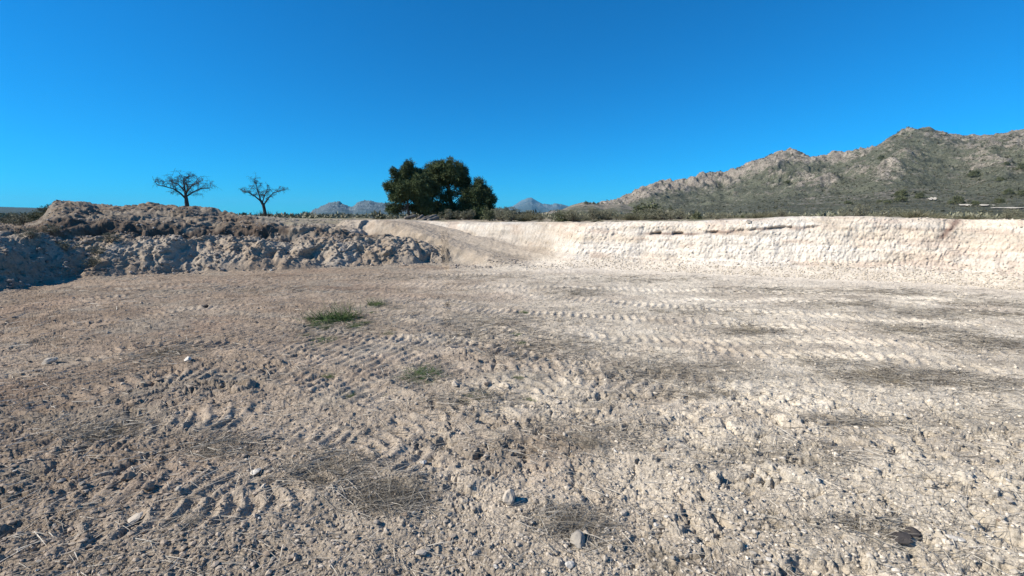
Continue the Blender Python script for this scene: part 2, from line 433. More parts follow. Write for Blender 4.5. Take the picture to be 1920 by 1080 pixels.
def floor_colour(x, y, press, cc):
    q = q_of(x, y)
    brown = np.array((0.280, 0.222, 0.166)); pale = np.array((0.60, 0.54, 0.435)); red = np.array((0.26, 0.19, 0.14)); grey = np.array((0.285, 0.255, 0.205))
    t = sst(-5.5, 4.5, x * 0.9 + (y - 4) * 0.10 + 2.6 * fbm(x * 0.22, y * 0.22, 4, 201))
    c = brown[None] * (1 - t[:, None]) + pale[None] * t[:, None]
    r = sst(0.1, 0.5, fbm(x * 0.6, y * 0.6, 4, 210)) * 0.5 * (1 - 0.6 * t)
    c = c * (1 - r[:, None]) + red[None] * r[:, None]
    g = sst(0.05, 0.5, fbm(x * 0.9 + 9, y * 1.6, 4, 220)) * 0.55
    c = c * (1 - g[:, None]) + grey[None] * g[:, None]
    c = c * (1 + 0.22 * sst(0.3, 1, press) * 0.6)[:, None]
    w = sst(0.15, 0.6, fbm(x * 0.35, y * 0.9, 4, 230)) * 0.5
    dk = sst(0.08, 0.42, fbm(x * 0.55 + 2, y * 1.0, 5, 231, .62)) * (0.38 - 0.12 * t)
    c = c * (1 - dk)[:, None] + np.array((0.17, 0.125, 0.09))[None] * dk[:, None] * 0.9
    dc = sst(0.25, 0.6, vn2(x * 11, y * 11, 232)) * sst(0.008, 0.03, cc) * (0.35 - .2 * t)
    c = c * (1 - dc)[:, None]
    c = c * (1 + 0.35 * w)[:, None]
    st = sst(0.012, 0.04, cc)[:, None] * vn2(x * 14, y * 14, 240)[:, None]
    c = c * (1 + 0.28 * st)
    l = litter_mask(x, y)
    ln = np.clip(l * (0.35 + 0.65 * sst(0.3, 0.6, vn2(x * 9, y * 16, 250))) , 0, 1)[:, None] * 0.32
    c = c * (1 - ln) + np.array((0.16, 0.14, 0.11))[None] * ln
    return c

# ---------------------------------------------------------------- sampling the terrain on a polar grid round the camera
qs = np.arange(-200, 2121, 1.55)
az_in = np.arctan((qs - 960) / FPX)
az_out = np.linspace(az_in[-1], 2 * pi + az_in[0], 190)[1:-1]
AZ = np.concatenate([az_in, az_out]); NC = len(AZ)
# radius at which each bearing first meets the foot of a bank
def ray_hit(az):
    dx, dy = sin(az), cos(az); best = 1e9
    for k in range(NSEG):
        a, b = POLY[k], POLY[(k + 1) % NSEG]; e = b - a
        den = dx * e[1] - dy * e[0]
        if abs(den) < 1e-9: continue
        t = (a[0] * e[1] - a[1] * e[0]) / den; s = (a[0] * dy - a[1] * dx) / den
        if t > 0 and -1e-6 <= s <= 1 + 1e-6: best = min(best, t)
    return best
CUTQ = 985                                            # in the ramp's opening the first boundary is the ramp toe
RB = np.zeros(NC)
for i, a in enumerate(AZ):
    RB[i] = ray_hit(a)
qq = np.where(np.cos(AZ) > 0.2, 960 + FPX * np.tan(AZ), 9999)
sel = (qq > 835) & (qq < 1080)
r_a, r_b = RB[np.nonzero(qq <= 835)[0][-1]], RB[np.nonzero((qq >= 1080) & (qq < 9000))[0][0]]
RB[sel] = r_a + (r_b - r_a) * (qq[sel] - 835) / 245.0
ker = np.ones(9) / 9; RBs = np.convolve(np.concatenate([RB[-4:], RB, RB[:4]]), ker, 'valid'); RB = RBs
R_IN = RB - 1.3
N0, NF, NW, NH, NP = 10, 610, 190, 250, 46
u = np.linspace(0, 1, NF)
a0 = 2.0 ** -0.5
rows_f = 1.0 / (a0 + (R_IN[:, None] ** -0.5 - a0) * u[None]) ** 2
rows_0 = np.broadcast_to(np.linspace(0.04, 2.0, N0, endpoint=False)[None], (NC, N0))
rows_w = R_IN[:, None] + (np.linspace(0, 1, NW + 1)[1:] ** 1.05)[None] * 3.5
R_W = rows_w[:, -1]
R_FAR = 38.0 / np.maximum(np.cos(AZ), 0.55)
rows_h = R_W[:, None] + (R_FAR - R_W)[:, None] * (np.linspace(0, 1, NH + 1)[1:] ** 1.25)[None]
rows_p = R_FAR[:, None] * (260.0 / R_FAR)[:, None] ** (np.linspace(0, 1, NP + 1)[1:] ** 1.0)[None]
R = np.concatenate([rows_0, rows_f, rows_w, rows_h, rows_p], 1)
NR = R.shape[1]
X = np.sin(AZ)[:, None] * R; Y = np.cos(AZ)[:, None] * R
x, y = X.ravel(), Y.ravel()
z, d, rt, q, wr, tt = base_height(x, y)
# floor detail, fading into the banks
fl = d < 0.8
fd = np.zeros_like(z); press = np.zeros_like(z); cc = np.zeros_like(z)
fd[fl], press[fl], cc[fl] = floor_detail(x[fl], y[fl])
soft = 1 - 0.72 * sst(-2.2, -0.6, d) * rt
fw = (1 - sst(-0.3, 0.5, d)) * soft 
z = z + 0.07 * wr * (ridged(x * 3, y * 3, 4, 75, .6) - .5) + fd * fw - 0.035 * wr * sst(0.02, 0.2, tt) * np.cos(((x - P0[0]) * NL[0] + (y - P0[1]) * NL[1]) * 3.6 + 0.8 * fbm(x * .4, y * .4, 2, 74)) * (1 - sst(1.0, 1.2, tt)) * sst(-3, 0, fbm(x, y, 2, 73))
col = np.zeros((len(x), 3)); col[fl] = floor_colour(x[fl], y[fl], press[fl], cc[fl])
# banks: clods, crumbled lumps and hollows
bk = (d > -0.5) & (y > -20) & (np.hypot(x, y) < 60)
xb, yb, zb_, db, rb_ = x[bk], y[bk], z[bk], d[bk], rt[bk]
wx = xb + 0.12 * fbm(xb * 2.3, yb * 2.3, 3, 301); wy = yb + 0.12 * fbm(xb * 2.3, yb * 2.3, 3, 302)
big = clods(wx, wy, 1.5, 0.7, 0.25, 0.85, 310, 0.55) + 0.10 * fbm(xb * 1.3, yb * 1.3, 4, 305)
mid = clods(wx, wy, 0.5, 0.75, 0.07, 0.28, 320, 0.75); sml = clods(wx, wy, 0.2, 0.7, 0.03, 0.11, 330, 0.8)
hollow = sst(0.2, 0.55, fbm(xb * 0.9 + 4, yb * 1.1, 3, 340))
hole_band = np.exp(-((db - 2.55) / 0.5) ** 2)
left_d = (0.20 * (ridged(xb * .8 + yb * .2, yb * 1.1, 5, 352, .55) - .5) + 0.10 * (ridged(xb * 3.1, yb * 3.1, 4, 353, .6) - .5) + big * 0.34 * sst(1.6, 3.2, db) + mid * 0.24 * (0.0 + 0.75 * sst(1.8, 2.6, db)) + sml * 0.2 + 0.12 * fbm(xb * 4, yb * 4, 4, 350) - 0.12 * hollow - 0.55 * (1 - sst(660, 720, q[bk])) * hole_band * sst(-0.25, 0.1, fbm(xb * 0.7, yb * 0.5, 3, 360)))
lw = sst(-0.4, 0.5, db) * (1 - rb_) * (1 - 0.6 * wr[bk]) * (1 - 0.8 * sst(33, 38, yb)) * (1 - 0.3 * sst(730, 800, q[bk]) * sst(1.8, 3.5, db))
rw = rb_ * sst(-1.0, 0.1, db)
right_d = (0.02 * fbm(xb * 5, yb * 5, 4, 370) + sml * 0.25 * sst(0.7, 1.2, db))
z[bk] += left_d * lw + right_d * rw
# 3-D crumble of the white face: push sideways along the pit outline's normal and break it into ledges
X2, Y2 = x.copy(), y.copy()
face = bk & (rt > 0.02) & (d > -1.2) & (d < 2.0)
xf, yf, zf, df = x[face], y[face], z[face], d[face]
along = xf * 0.9 - yf * 0.44
amp = sst(-0.9, 0.0, df) * (1 - sst(1.05, 1.6, df)) * rt[face]
n = 0.08 * fbm3(along * 0.8, yf * .3, zf * 2.2, 4, 401) + 0.09 * (ridged(along * 2.6 - zf * .8, zf * 6.5 + along * .3, 6, 410, 0.68) - 0.5) + 0.065 * fbm3((along - zf * .4) * 12, yf * 2, zf * 9, 4, 420, 0.65) + 0.04 * fbm3(along * 26, yf * 4, zf * 22, 2, 425)
scoop = 0.10 * (np.abs(np.sin(along * 5.2 + 1.5 * fbm(along * .8, zf * 0.8, 2, 430))) - 0.5) * sst(0.3, 0.9, zf)
topf = AX(xf, [-7, -3, 1, 5, 9, 11.5, 13, 14.6, 16.5, 19], [1.9, 1.83, 1.83, 1.9, 2.03, 2.13, 2.15, 2.14, 2.06, 2.0])
undercut = 0.26 * sst(0.25, 0.6, vn2(along * 2.3, along * 0 + 3, 445)) * np.exp(-((zf - (topf - AX(q[face], [1200, 1300, 1500, 1640], [.5, .5, .34, .34]) + 0.05 * fbm(along * 1.5, along * 0 + 2, 3, 440))) / 0.06) ** 2) * AX(q[face], [1190, 1215, 1300, 1318, 1345, 1395, 1420, 1500, 1560], [0, 1, 1, .2, 1, .3, .8, .6, 0])
push = ((n * 0.85 + 0.05 * (ridged(along * 4.5, zf * 3.0 + along, 5, 433, .65) - .5) * (1 - sst(1, 5, xf))) + 0.035 * (ridged(along * 1.0, zf * 14, 4, 431, .6) - .5) + undercut) * amp
nx, ny = 0.42, 0.91
X2[face] += nx * push; Y2[face] += ny * push
# the same on the loose bank at the left
faceL = bk & (rt < 0.98) & (d > -0.3) & (d < 9) & (x < 1)
xf, yf, zf, df = x[faceL], y[faceL], z[faceL], d[faceL]
n = 0.30 * fbm3(xf * 1.3, yf * 1.3, zf * 1.8, 4, 461) + 0.12 * fbm3(xf * 6, yf * 6, zf * 7, 3, 470) + 0.26 * (np.abs(np.sin(xf * 2.1 + 2.2 * fbm(xf * .5, zf, 2, 480))) - 0.5) * (1 - sst(1.2, 1.8, df))
w = sst(-0.3, 0.4, df) * (1 - rt[faceL]) * (1 - 0.8 * wr[faceL]) * (1 - sst(7, 9, df))
X2[faceL] -= 0.25 * n * w; Y2[faceL] += 0.85 * n * w
# colours of banks
xb, yb, zb_ = X2[bk], Y2[bk], z[bk]
bank_c = np.array((0.25, 0.20, 0.148)); bank_g = np.array((0.295, 0.255, 0.202)); bank_b = np.array((0.13, 0.10, 0.078))
m1 = sst(-0.3, 0.3, fbm(xb * 0.5, yb * 0.5 + zb_, 4, 501))[:, None]
cb = bank_c * (1 - m1) + bank_g * m1
cb = cb * (1 + 0.18 * (1 - sst(1.2, 2.2, db)))[:, None]
m2 = sst(0.05, 0.4, fbm(xb * 1.7, yb * 1.7 + zb_ * 2, 4, 505))[:, None] * 0.7 * sst(1.3, 2.2, db)[:, None]
cb = cb * (1 - m2) + bank_b * m2
soilb = (np.exp(-((db - 2.9) / 0.75) ** 2) * sst(-0.2, 0.15, fbm(xb * .6, yb * .6, 3, 507)))[:, None] * 0.85
cb = cb * (1 - soilb) + np.array((0.075, 0.055, 0.042)) * soilb
cb = cb * (1 - 0.22 * sst(2.6, 4.5, db))[:, None]
pl = sst(0.25, 0.45, fbm(xb * 0.8 + 7, yb * .8, 3, 508))[:, None] * (1 - sst(1.2, 2.0, db))[:, None] * 0.6
cb = cb * (1 - pl) + np.array((0.38, 0.345, 0.29)) * pl
al = xb * 0.9 - yb * 0.44
white = np.array((0.60, 0.555, 0.48)); cream = np.array((0.56, 0.49, 0.395)); pink = np.array((0.50, 0.405, 0.325)); soil = np.array((0.22, 0.15, 0.12))
m = sst(-0.25, 0.35, fbm(al * 0.5, zb_ * 2.5, 4, 511))[:, None]
cw = white * (1 - m) + cream * m
m = sst(0.1, 0.45, fbm(al * 0.8, zb_ * 4 + 9, 4, 512))[:, None] * 0.6
cw = cw * (1 - m) + pink * m
lay = (fbm(al * 0.35, (zb_ + 0.05 * fbm(al * .7, zb_, 2, 515)) * 11, 4, 516, .65))[:, None]
cw = cw * (1 + 0.30 * lay) * (1 - 0.17 * (1 - sst(0.5, 5.0, xb)))[:, None]
# brown topsoil seams under the rim
topb = AX(xb, [-7, -3, 1, 5, 9, 11.5, 13, 14.6, 16.5, 19], [1.9, 1.83, 1.83, 1.9, 2.03, 2.13, 2.15, 2.14, 2.06, 2.0])
SEAM_Q = [1020, 1040, 1160, 1200, 1215, 1300, 1318, 1345, 1395, 1420, 1500, 1560, 1640, 1700, 1760]
seam_m = AX(q[bk], SEAM_Q, [0, .2, .1, .3, 1, 1, .3, 1, .45, .9, .7, .3, .55, .5, .2]); seam_z = topb - AX(q[bk], SEAM_Q, [.4, .4, .4, .5, .5, .52, .5, .42, .42, .38, .34, .3, .34, .4, .4]) + 0.05 * fbm(al * 1.5, al * 0 + 2, 3, 440)
band = np.exp(-((zb_ - seam_z) / (0.035 + 0.05 * vn2(al * 2.0, al * 0, 444))) ** 2) * seam_m * sst(0.2, 0.5, vn2(al * 3.6, zb_ * 7, 455) + .2 * seam_m)
p_red = at(1775, 430, 15.2)
streak = np.exp(-(((al - (p_red[0] * 0.9 - p_red[1] * 0.44)) - (zb_ - 1.75) * 0.9 + 0.08 * fbm(zb_ * 5, al * 3, 2, 461)) / 0.14) ** 2) * sst(1.35, 1.5, zb_)
band = np.clip(band * 0.85 + streak * 0.9, 0, 1)[:, None]
cw = cw * (1 - band) + soil * band
rr_ = rb_[:, None]
cbk = cb * (1 - rr_) + cw * rr_
# where plateau begins
veg = sst(1.4, 3.0, db)[:, None] * rr_
vn = sst(-0.1, 0.35, fbm(xb * 0.8, yb * 0.8, 4, 520))[:, None]
cbk = cbk * (1 - veg) + (np.array((0.34, 0.29, 0.22)) * (1 - vn) + np.array((0.12, 0.12, 0.07)) * vn) * veg
k = sst(-0.5, 0.3, db)[:, None]
k = np.maximum(k, rr_ * sst(-0.5, -0.1, db)[:, None])
col[bk] = np.where(fl[bk][:, None], col[bk], 0) * (1 - k) + cbk * k
# white dust reaching out from the wall's foot, and the ramp's pale surface
dust = (sst(-3.6, -1.3, d + 0.8 * fbm(x * 0.6, y * 0.6, 3, 530)) * rt * (1 - sst(-0.5, -0.1, d)) * (1 - 0.7 * wr))[:, None] * 0.85
col = col * (1 - dust) + np.array((0.63, 0.57, 0.475)) * dust
ee_ = (x - P0[0]) * NL[0] + (y - P0[1]) * NL[1]
tan = sst(-7.5, -3.5, x) * (1 - rt) * sst(-0.3, 0.3, d) * (1 - sst(34, 38, y))
col = col * (1 - 0.7 * tan[:, None]) + np.array((0.33, 0.28, 0.215)) * 0.7 * tan[:, None]
rp = (wr * sst(0.0, 0.15, tt) * (1 - 0.6*sst(0.7,1.0,tt)))[:, None] * 0.75
lanes = (0.5 + 0.5 * np.cos(ee_ * 3.6 + fbm(x * .5, y * .5, 3, 71)))[:, None] * sst(-.3, .3, fbm(ee_ * 3, tt * 8, 3, 72))[:, None]
col = col * (1 - rp) + (np.array((0.385, 0.325, 0.25)) * (1 - .3 * lanes)) * rp
far = ~bk & (d > 0)
vf = sst(-0.3, 0.3, fbm(x[far] * 0.12, y[far] * 0.12, 4, 540))[:, None]
col[far] = np.array((0.27, 0.235, 0.17)) * (1 - vf) + np.array((0.11, 0.12, 0.065)) * vf
z[far] += 0.12 * fbm(x[far] * 0.15, y[far] * 0.15, 3, 545)

GX, GY, GZ = X2.reshape(NC, NR), Y2.reshape(NC, NR), z.reshape(NC, NR)
GR = np.hypot(GX, GY)
def Zat(px_, py_):                                    # height of the finished terrain at a world point
    a = atan2(px_, py_)
    if a < AZ[0]: a += 2 * pi
    i = int(np.clip(np.searchsorted(AZ, a), 0, NC - 1)); r = hypot(px_, py_)
    j = int(np.searchsorted(np.maximum.accumulate(GR[i]), r)); j = min(max(j, 1), NR - 1)
    return float(min(GZ[i, j], GZ[i, j - 1]))
GRM = np.maximum.accumulate(GR, axis=1)
def Zats(xs, ys):
    a = np.arctan2(xs, ys); a = np.where(a < AZ[0], a + 2 * pi, a); i = np.clip(np.searchsorted(AZ, a), 0, NC - 1); r = np.hypot(xs, ys)
    lo, hi = np.zeros(len(xs), int), np.full(len(xs), NR - 1)
    for _ in range(12):
        m_ = (lo + hi) // 2; c_ = GRM[i, m_] < r; lo = np.where(c_, m_, lo); hi = np.where(c_, hi, m_)
    return GZ[i, hi]
def hit(px, py, rmin=1.0):                            # terrain point first seen at a pixel
    x_, y_, z_ = ray(px, py)
    i = int(np.clip(np.searchsorted(AZ, atan2(x_, y_)), 0, NC - 1))
    rr = GR[i]; zz = CAM_H + z_ / hypot(x_, y_) * rr
    ok = np.nonzero((GZ[i] >= zz) & (rr > rmin))[0]
    j = ok[0] if len(ok) else NR - 1
    return GX[i, j], GY[i, j], GZ[i, j]

P = np.stack([GX, GY, GZ], -1); CL = col.reshape(NC, NR, 3)
def patch(name, j0, j1, mat, wrap=True, cols=None, **kw):
    idx = np.arange(NC) if cols is None else cols
    V = P[idx][:, j0:j1 + 1].reshape(-1, 3); cc_ = CL[idx][:, j0:j1 + 1].reshape(-1, 3)
    o = mesh_np(name, V, grid_faces(len(idx), j1 - j0 + 1, wrap), mat, col=cc_)
    return tag(o, kind='structure', **kw)
JF = N0 + NF - 1; JW = JF + NW + NH
patch('ground', 0, JF, M_FLOOR, label='churned pale earth floor of the pit with tracks and rubble', cat='ground')
split = int(np.searchsorted(qs, 985))
last_in = len(qs)
half = len(qs) + 95
colsR = np.arange(split, half + 1); colsL = np.concatenate([np.arange(half, NC), np.arange(0, split + 1)])
patch('cliff', JF, JW, M_CLIFF, False, colsR, label='white cut earth face along the right side of the pit', cat='cliff')
patch('embankment', JF, JW, M_BANK, False, colsL, label='grey lumpy earth bank with spoil heaps along the left of the pit', cat='bank')
patch('plain', JW, NR - 1, M_PLAIN, label='flat scrubland beyond the rim of the pit', cat='plain')

# outer plain to the horizon
NA = 180; aa = np.linspace(0, 2 * pi, NA, endpoint=False); ro = np.array([255, 400, 700, 1200, 2500, 6000, 14000.])
V = np.stack([np.sin(aa)[:, None] * ro, np.cos(aa)[:, None] * ro, np.broadcast_to(np.where(ro < 300, 1.6, 1.0), (NA, len(ro)))], -1)
c = np.broadcast_to(np.array((0.15, 0.15, 0.09)), V.shape)
o = mesh_np('distant_ground', V, grid_faces(NA, len(ro), True), M_PLAIN, col=c)
tag(o, 'far flat scrubland reaching the horizon', 'ground', kind='structure')

# ---------------------------------------------------------------- hills and mountains
def hill_mat(name, green, rock, sc=0.03, rockiness=0.5, bump=1.2):
    m, nt, p = new_mat(name)
    pos = tex_obj(nt)
    at_ = nt.nodes.new('ShaderNodeAttribute'); at_.attribute_name = 'tint'
    sep = nt.nodes.new('ShaderNodeSeparateColor'); nt.links.new(at_.outputs['Color'], sep.inputs[0])
    n1 = noise_node(nt, sc * 3.6, 11, 0.84, vec=pos)
    n2 = noise_node(nt, sc * 2.2, 7, 0.7, vec=pos)
    # mask of bare rock: what the terrain says plus speckle
    ad = nt.nodes.new('ShaderNodeMath'); ad.operation = 'ADD'; nt.links.new(sep.outputs[0], ad.inputs[0])
    mu = nt.nodes.new('ShaderNodeMath'); mu.operation = 'MULTIPLY_ADD'; nt.links.new(n1.outputs[0], mu.inputs[0]); mu.inputs[1].default_value = 3.0; mu.inputs[2].default_value = -1.42
    nt.links.new(mu.outputs[0], ad.inputs[1])
    r = ramp(nt, ad.outputs[0], [(0.22, 0.0), (0.55, 1.0)])
    gv = ramp(nt, n2.outputs[0], [(0.3, tuple(x * 0.75 for x in green)), (0.7, tuple(x * 1.3 for x in green))])
    rv = ramp(nt, n2.outputs[0], [(0.35, tuple(x * 0.75 for x in rock)), (0.68, tuple(x * 1.3 for x in rock))])
    c = mixc(nt, gv.outputs[0], rv.outputs[0], r.outputs[0])
    sp = noise_node(nt, sc * 30, 4, 0.7, vec=pos)
    sr = ramp(nt, sp.outputs[0], [(0.38, 0.5), (0.58, 1.25)])
    c = mixc(nt, c, sr.outputs[0], 1.0, 'MULTIPLY')
    nt.links.new(c, p.inputs['Base Color'])
    b = nt.nodes.new('ShaderNodeBump'); b.inputs['Strength'].default_value = 0.8; b.inputs['Distance'].default_value = bump
    nt.links.new(n1.outputs[0], b.inputs['Height']); nt.links.new(b.outputs[0], p.inputs['Normal'])
    return m
HILLS = {}
def hill(name, label, pts, r0, rr, r2, mat, ncol, nrow, amp, sc, seed, base=1.8, pw=1.5, crag=1.0, rock=0.0, skyamp=0.25, fade=None, knolls=()):
    px = np.array([p[0] for p in pts], float); py = np.array([p[1] for p in pts], float)
    q_ = np.linspace(px[0], px[-1], ncol); sky_py = np.interp(q_, px, py)
    ks = np.ones(5) / 5; sp_ = np.convolve(np.pad(sky_py, 2, 'edge'), ks, 'valid'); sky_py = sp_
    az = np.arctan((q_ - 960) / FPX)
    a, b = (q_ - 960) / FPX, (540 - sky_py) / FPX
    slope = (-SP + b * CP) / np.hypot(a, CP + b * SP)
    RRv = rr if not callable(rr) else rr(q_)
    RRv = np.broadcast_to(RRv, q_.shape)
    H = CAM_H + RRv * slope
    v = np.concatenate([np.linspace(0, 1, nrow), np.linspace(1, 1.6, nrow // 4)[1:]])
    Rr = r0 + (RRv - r0)[:, None] * np.minimum(v, 1)[None] + (r2 - RRv)[:, None] * np.maximum(v - 1, 0)[None] / 0.6
    xx, yy = np.sin(az)[:, None] * Rr, np.cos(az)[:, None] * Rr
    vv = np.broadcast_to(np.minimum(v, 1)[None], xx.shape); back = np.broadcast_to(np.maximum(v - 1, 0)[None] / 0.6, xx.shape)
    prof = vv ** pw * 0.75 + 0.25 * vv ** (pw * 2.2)
    zz = base + (np.maximum(H - base, 0))[:, None] * prof * (1 - 0.8 * back ** 1.3)
    env = (vv ** 1.2) * (0.25 + 0.75 * (1 - sst(0.7, 1.0, vv)) ) + skyamp * sst(0.85, 1, vv)
    hs_ = sst(0, 25, np.maximum(H - base, 0))[:, None]
    rg = ridged(xx * sc, yy * sc, 6, seed, 0.52); lumpy = fbm(xx * sc * 0.7, yy * sc * 0.7, 5, seed + 50)
    n_ = amp * (rg - 0.62) * 1.5 + amp * 0.6 * lumpy
    fine = ridged(xx * sc * 6, yy * sc * 6, 4, seed + 80, 0.6)
    rockm = sst(0.56, 0.78, rg * 0.55 + 0.5 * (lumpy * 0.5 + 0.5) + 0.18 * (prof - 0.5) + rock)
    for (kx, ky, kr) in knolls:
        kk = np.exp(-(((q_[:, None] - kx) / kr) ** 2 + ((405 - (sky_py[:, None] - 405) * 0 - (405 - ky)) * 0) ** 2)) * 1.0
        ang = (405 - (405 - sky_py[:, None]) * prof) ; kk = kk * np.exp(-((ang - ky) / (kr * 0.5)) ** 2) * sst(0.3, 0.62, fine * .6 + .5 * vn2(xx * sc * 3, yy * sc * 3, seed + 5))
        rockm = np.maximum(rockm, kk * 0.75); n_ = n_ + kk * amp * 0.22
    rockm = rockm * sst(0.06, 0.3, vv)
    # step the rocky places into crags
    zz = zz + n_ * env * (0.35 + 0.65 * hs_) + crag * amp * 0.28 * (fine - 0.5) * (0.3 + rockm) * (env + 0.12) * hs_
    f2 = ridged(xx * sc * 19 + lumpy * 2, yy * sc * 19, 4, seed + 90, 0.65)
    zz = zz + crag * amp * 0.085 * (f2 - 0.5) * (0.35 + rockm) * (env + 0.15) * hs_
    zz = zz - 1.2 * (1 - sst(0, 0.08, vv))
    V = np.stack([xx, yy, zz], -1)
    colr = np.zeros(V.shape); colr[..., 0] = np.clip(rockm * 0.52 + 0.40 * (f2 - .5) - 0.04, 0, 1)
    o = mesh_np(name, V, grid_faces(ncol, V.shape[1]), mat, col=colr)
    tag(o, label, 'hill', kind='structure')
    HILLS[name + str(seed)] = (q_, az, Rr, V)
    return (q_, az, Rr, V)
def hill_hit(Hd, px, py):
    q_, az, Rr, V = Hd
    i = int(np.clip(np.searchsorted(q_, px), 0, len(q_) - 1))
    c = V[i]
    D = c[:, 1]; dz = c[:, 2] - CAM_H
    fwd = D * CP - dz * SP; up = D * SP + dz * CP
    pys = 540 - FPX * up / fwd
    ok = np.nonzero(pys <= py)[0]
    return c[ok[0]] if len(ok) else c[len(c) // 2]

M_HILL = hill_mat('hillside', (0.105, 0.110, 0.078), (0.27, 0.238, 0.198), 0.03, bump=3)
M_HILL2 = hill_mat('low_hillside', (0.085, 0.09, 0.058), (0.23, 0.20, 0.155), 0.05, bump=1.0)
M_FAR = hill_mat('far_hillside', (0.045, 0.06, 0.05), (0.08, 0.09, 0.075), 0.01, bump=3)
M_MTN = hill_mat('mountain_rock_hazed', (0.065, 0.10, 0.11), (0.12, 0.15, 0.165), 0.006, bump=8)  # blue of the distance haze is mixed into these base colours
BIG = hill('hill', 'large rocky scrub covered hill rising on the right to a rounded peak',
     [(1000, 405), (1040, 402), (1090, 395), (1150, 385), (1175, 374), (1185, 362), (1230, 345), (1270, 340), (1305, 334), (1350, 328), (1385, 314), (1400, 303), (1440, 288), (1465, 281), (1485, 284), (1500, 288), (1540, 285), (1560, 281), (1600, 268), (1618, 258), (1640, 243), (1660, 236), (1682, 234), (1700, 237), (1725, 245), (1760, 253), (1800, 257), (1830, 257), (1860, 251), (1890, 247), (1920, 250), (2000, 262), (2100, 270), (2250, 300), (2500, 340), (2900, 380)],
     130, 760, 1300, M_HILL, 1250, 330, 40, 0.0085, 11, pw=1.45, crag=1.35, rock=0.06, skyamp=0.08,
     knolls=[(1640, 345, 36), (1590, 335, 30), (1670, 300, 24), (1500, 350, 40), (1440, 345, 22), (1530, 360, 30), (1240, 352, 40), (1195, 365, 20), (1310, 340, 30), (1460, 290, 40), (1820, 325, 40), (1850, 340, 30), (1660, 250, 25), (1430, 300, 25)])
KN = hill('hill', 'small rocky knoll at the foot of the big hill',
     [(985, 409), (1020, 405), (1045, 396), (1070, 385), (1092, 380), (1110, 381), (1130, 386), (1160, 384), (1190, 392), (1230, 399), (1300, 408)],
     110, 330, 520, M_HILL2, 360, 110, 4.5, 0.03, 23, pw=1.3, rock=0.02, skyamp=0.12, knolls=[(1085, 388, 22), (1060, 394, 14), (1150, 388, 14)])
LOW = hill('hill', 'low dark green ridge between the pines and the blue mountain',
     [(640, 409), (760, 402), (860, 392), (905, 389), (930, 391), (960, 395), (1000, 402), (1040, 407), (1060, 410)],
     300, 1300, 1900, M_HILL2, 300, 70, 7, 0.012, 31, pw=1.3, rock=-0.05, skyamp=0.2)
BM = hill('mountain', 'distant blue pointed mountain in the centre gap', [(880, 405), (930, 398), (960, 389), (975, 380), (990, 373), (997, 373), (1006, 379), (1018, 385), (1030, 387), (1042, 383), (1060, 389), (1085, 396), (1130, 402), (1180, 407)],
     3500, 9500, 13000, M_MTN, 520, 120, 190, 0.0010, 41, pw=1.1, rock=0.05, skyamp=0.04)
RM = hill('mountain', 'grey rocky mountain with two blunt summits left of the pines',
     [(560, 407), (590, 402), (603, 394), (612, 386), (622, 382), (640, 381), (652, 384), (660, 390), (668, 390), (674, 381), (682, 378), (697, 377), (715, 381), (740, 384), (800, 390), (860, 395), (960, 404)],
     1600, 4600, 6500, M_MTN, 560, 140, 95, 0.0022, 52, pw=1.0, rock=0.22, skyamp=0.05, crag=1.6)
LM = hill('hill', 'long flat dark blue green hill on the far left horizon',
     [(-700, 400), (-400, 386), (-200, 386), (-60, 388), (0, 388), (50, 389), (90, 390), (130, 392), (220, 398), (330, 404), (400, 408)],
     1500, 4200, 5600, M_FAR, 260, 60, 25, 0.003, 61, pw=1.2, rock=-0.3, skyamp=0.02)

# ---------------------------------------------------------------- plants
rng = np.random.default_rng(7)
def unit(n):
    v = rng.normal(size=(n, 3)); return v / np.linalg.norm(v, axis=1)[:, None]
def blades(base, dirs, length, width, col, bend=0.0, seg=1):
    """thin tapering strips: base (n,3), dirs (n,3) unit, length (n,), width (n,), col (n,3)"""
    n = len(base); side = np.cross(dirs, unit(n)); side /= np.linalg.norm(side, axis=1)[:, None] + 1e-9
    L = length[:, None]; W = width[:, None]
    mid = base + dirs * L * 0.5 + np.array((0, 0, 1)) * (-bend) * L * 0.08
    tip = base + dirs * L + np.array((0, 0, 1)) * (-bend) * L * 0.35
    V = np.stack([base - side * W * .5, base + side * W * .5, mid + side * W * .4, mid - side * W * .4, tip + side * W * .12, tip - side * W * .12], 1)
    k = np.arange(n)[:, None] * 6
    F = np.concatenate([k + np.array([[0, 1, 2, 3]]), k + np.array([[3, 2, 4, 5]])], 0)
    return V.reshape(-1, 3), F, np.repeat(col, 6, axis=0)
def tube(pts, rads, ns=6):
    pts = np.asarray(pts, float); n = len(pts)
    d = np.gradient(pts, axis=0); d /= np.linalg.norm(d, axis=1)[:, None] + 1e-9
    ref = np.array((0.31, 0.87, 0.2)); s = np.cross(d, ref); s /= np.linalg.norm(s, axis=1)[:, None] + 1e-9
    t = np.cross(d, s); an = np.linspace(0, 2 * pi, ns, endpoint=False)
    V = pts[:, None] + (s[:, None] * np.cos(an)[None, :, None] + t[:, None] * np.sin(an)[None, :, None]) * np.asarray(rads)[:, None, None]
    F = []
    for i in range(n - 1):
        for k in range(ns):
            F.append((i * ns + k, i * ns + (k + 1) % ns, (i + 1) * ns + (k + 1) % ns, (i + 1) * ns + k))
    V = V.reshape(-1, 3); m = len(V)
    V = np.vstack([V, pts[-1] + d[-1] * rads[-1] * 0.6, pts[0]])
    for k in range(ns): F.append(((n - 1) * ns + k, (n - 1) * ns + (k + 1) % ns, m, m)); F.append(((k + 1) % ns, k, m + 1, m + 1))
    return V, np.array(F)
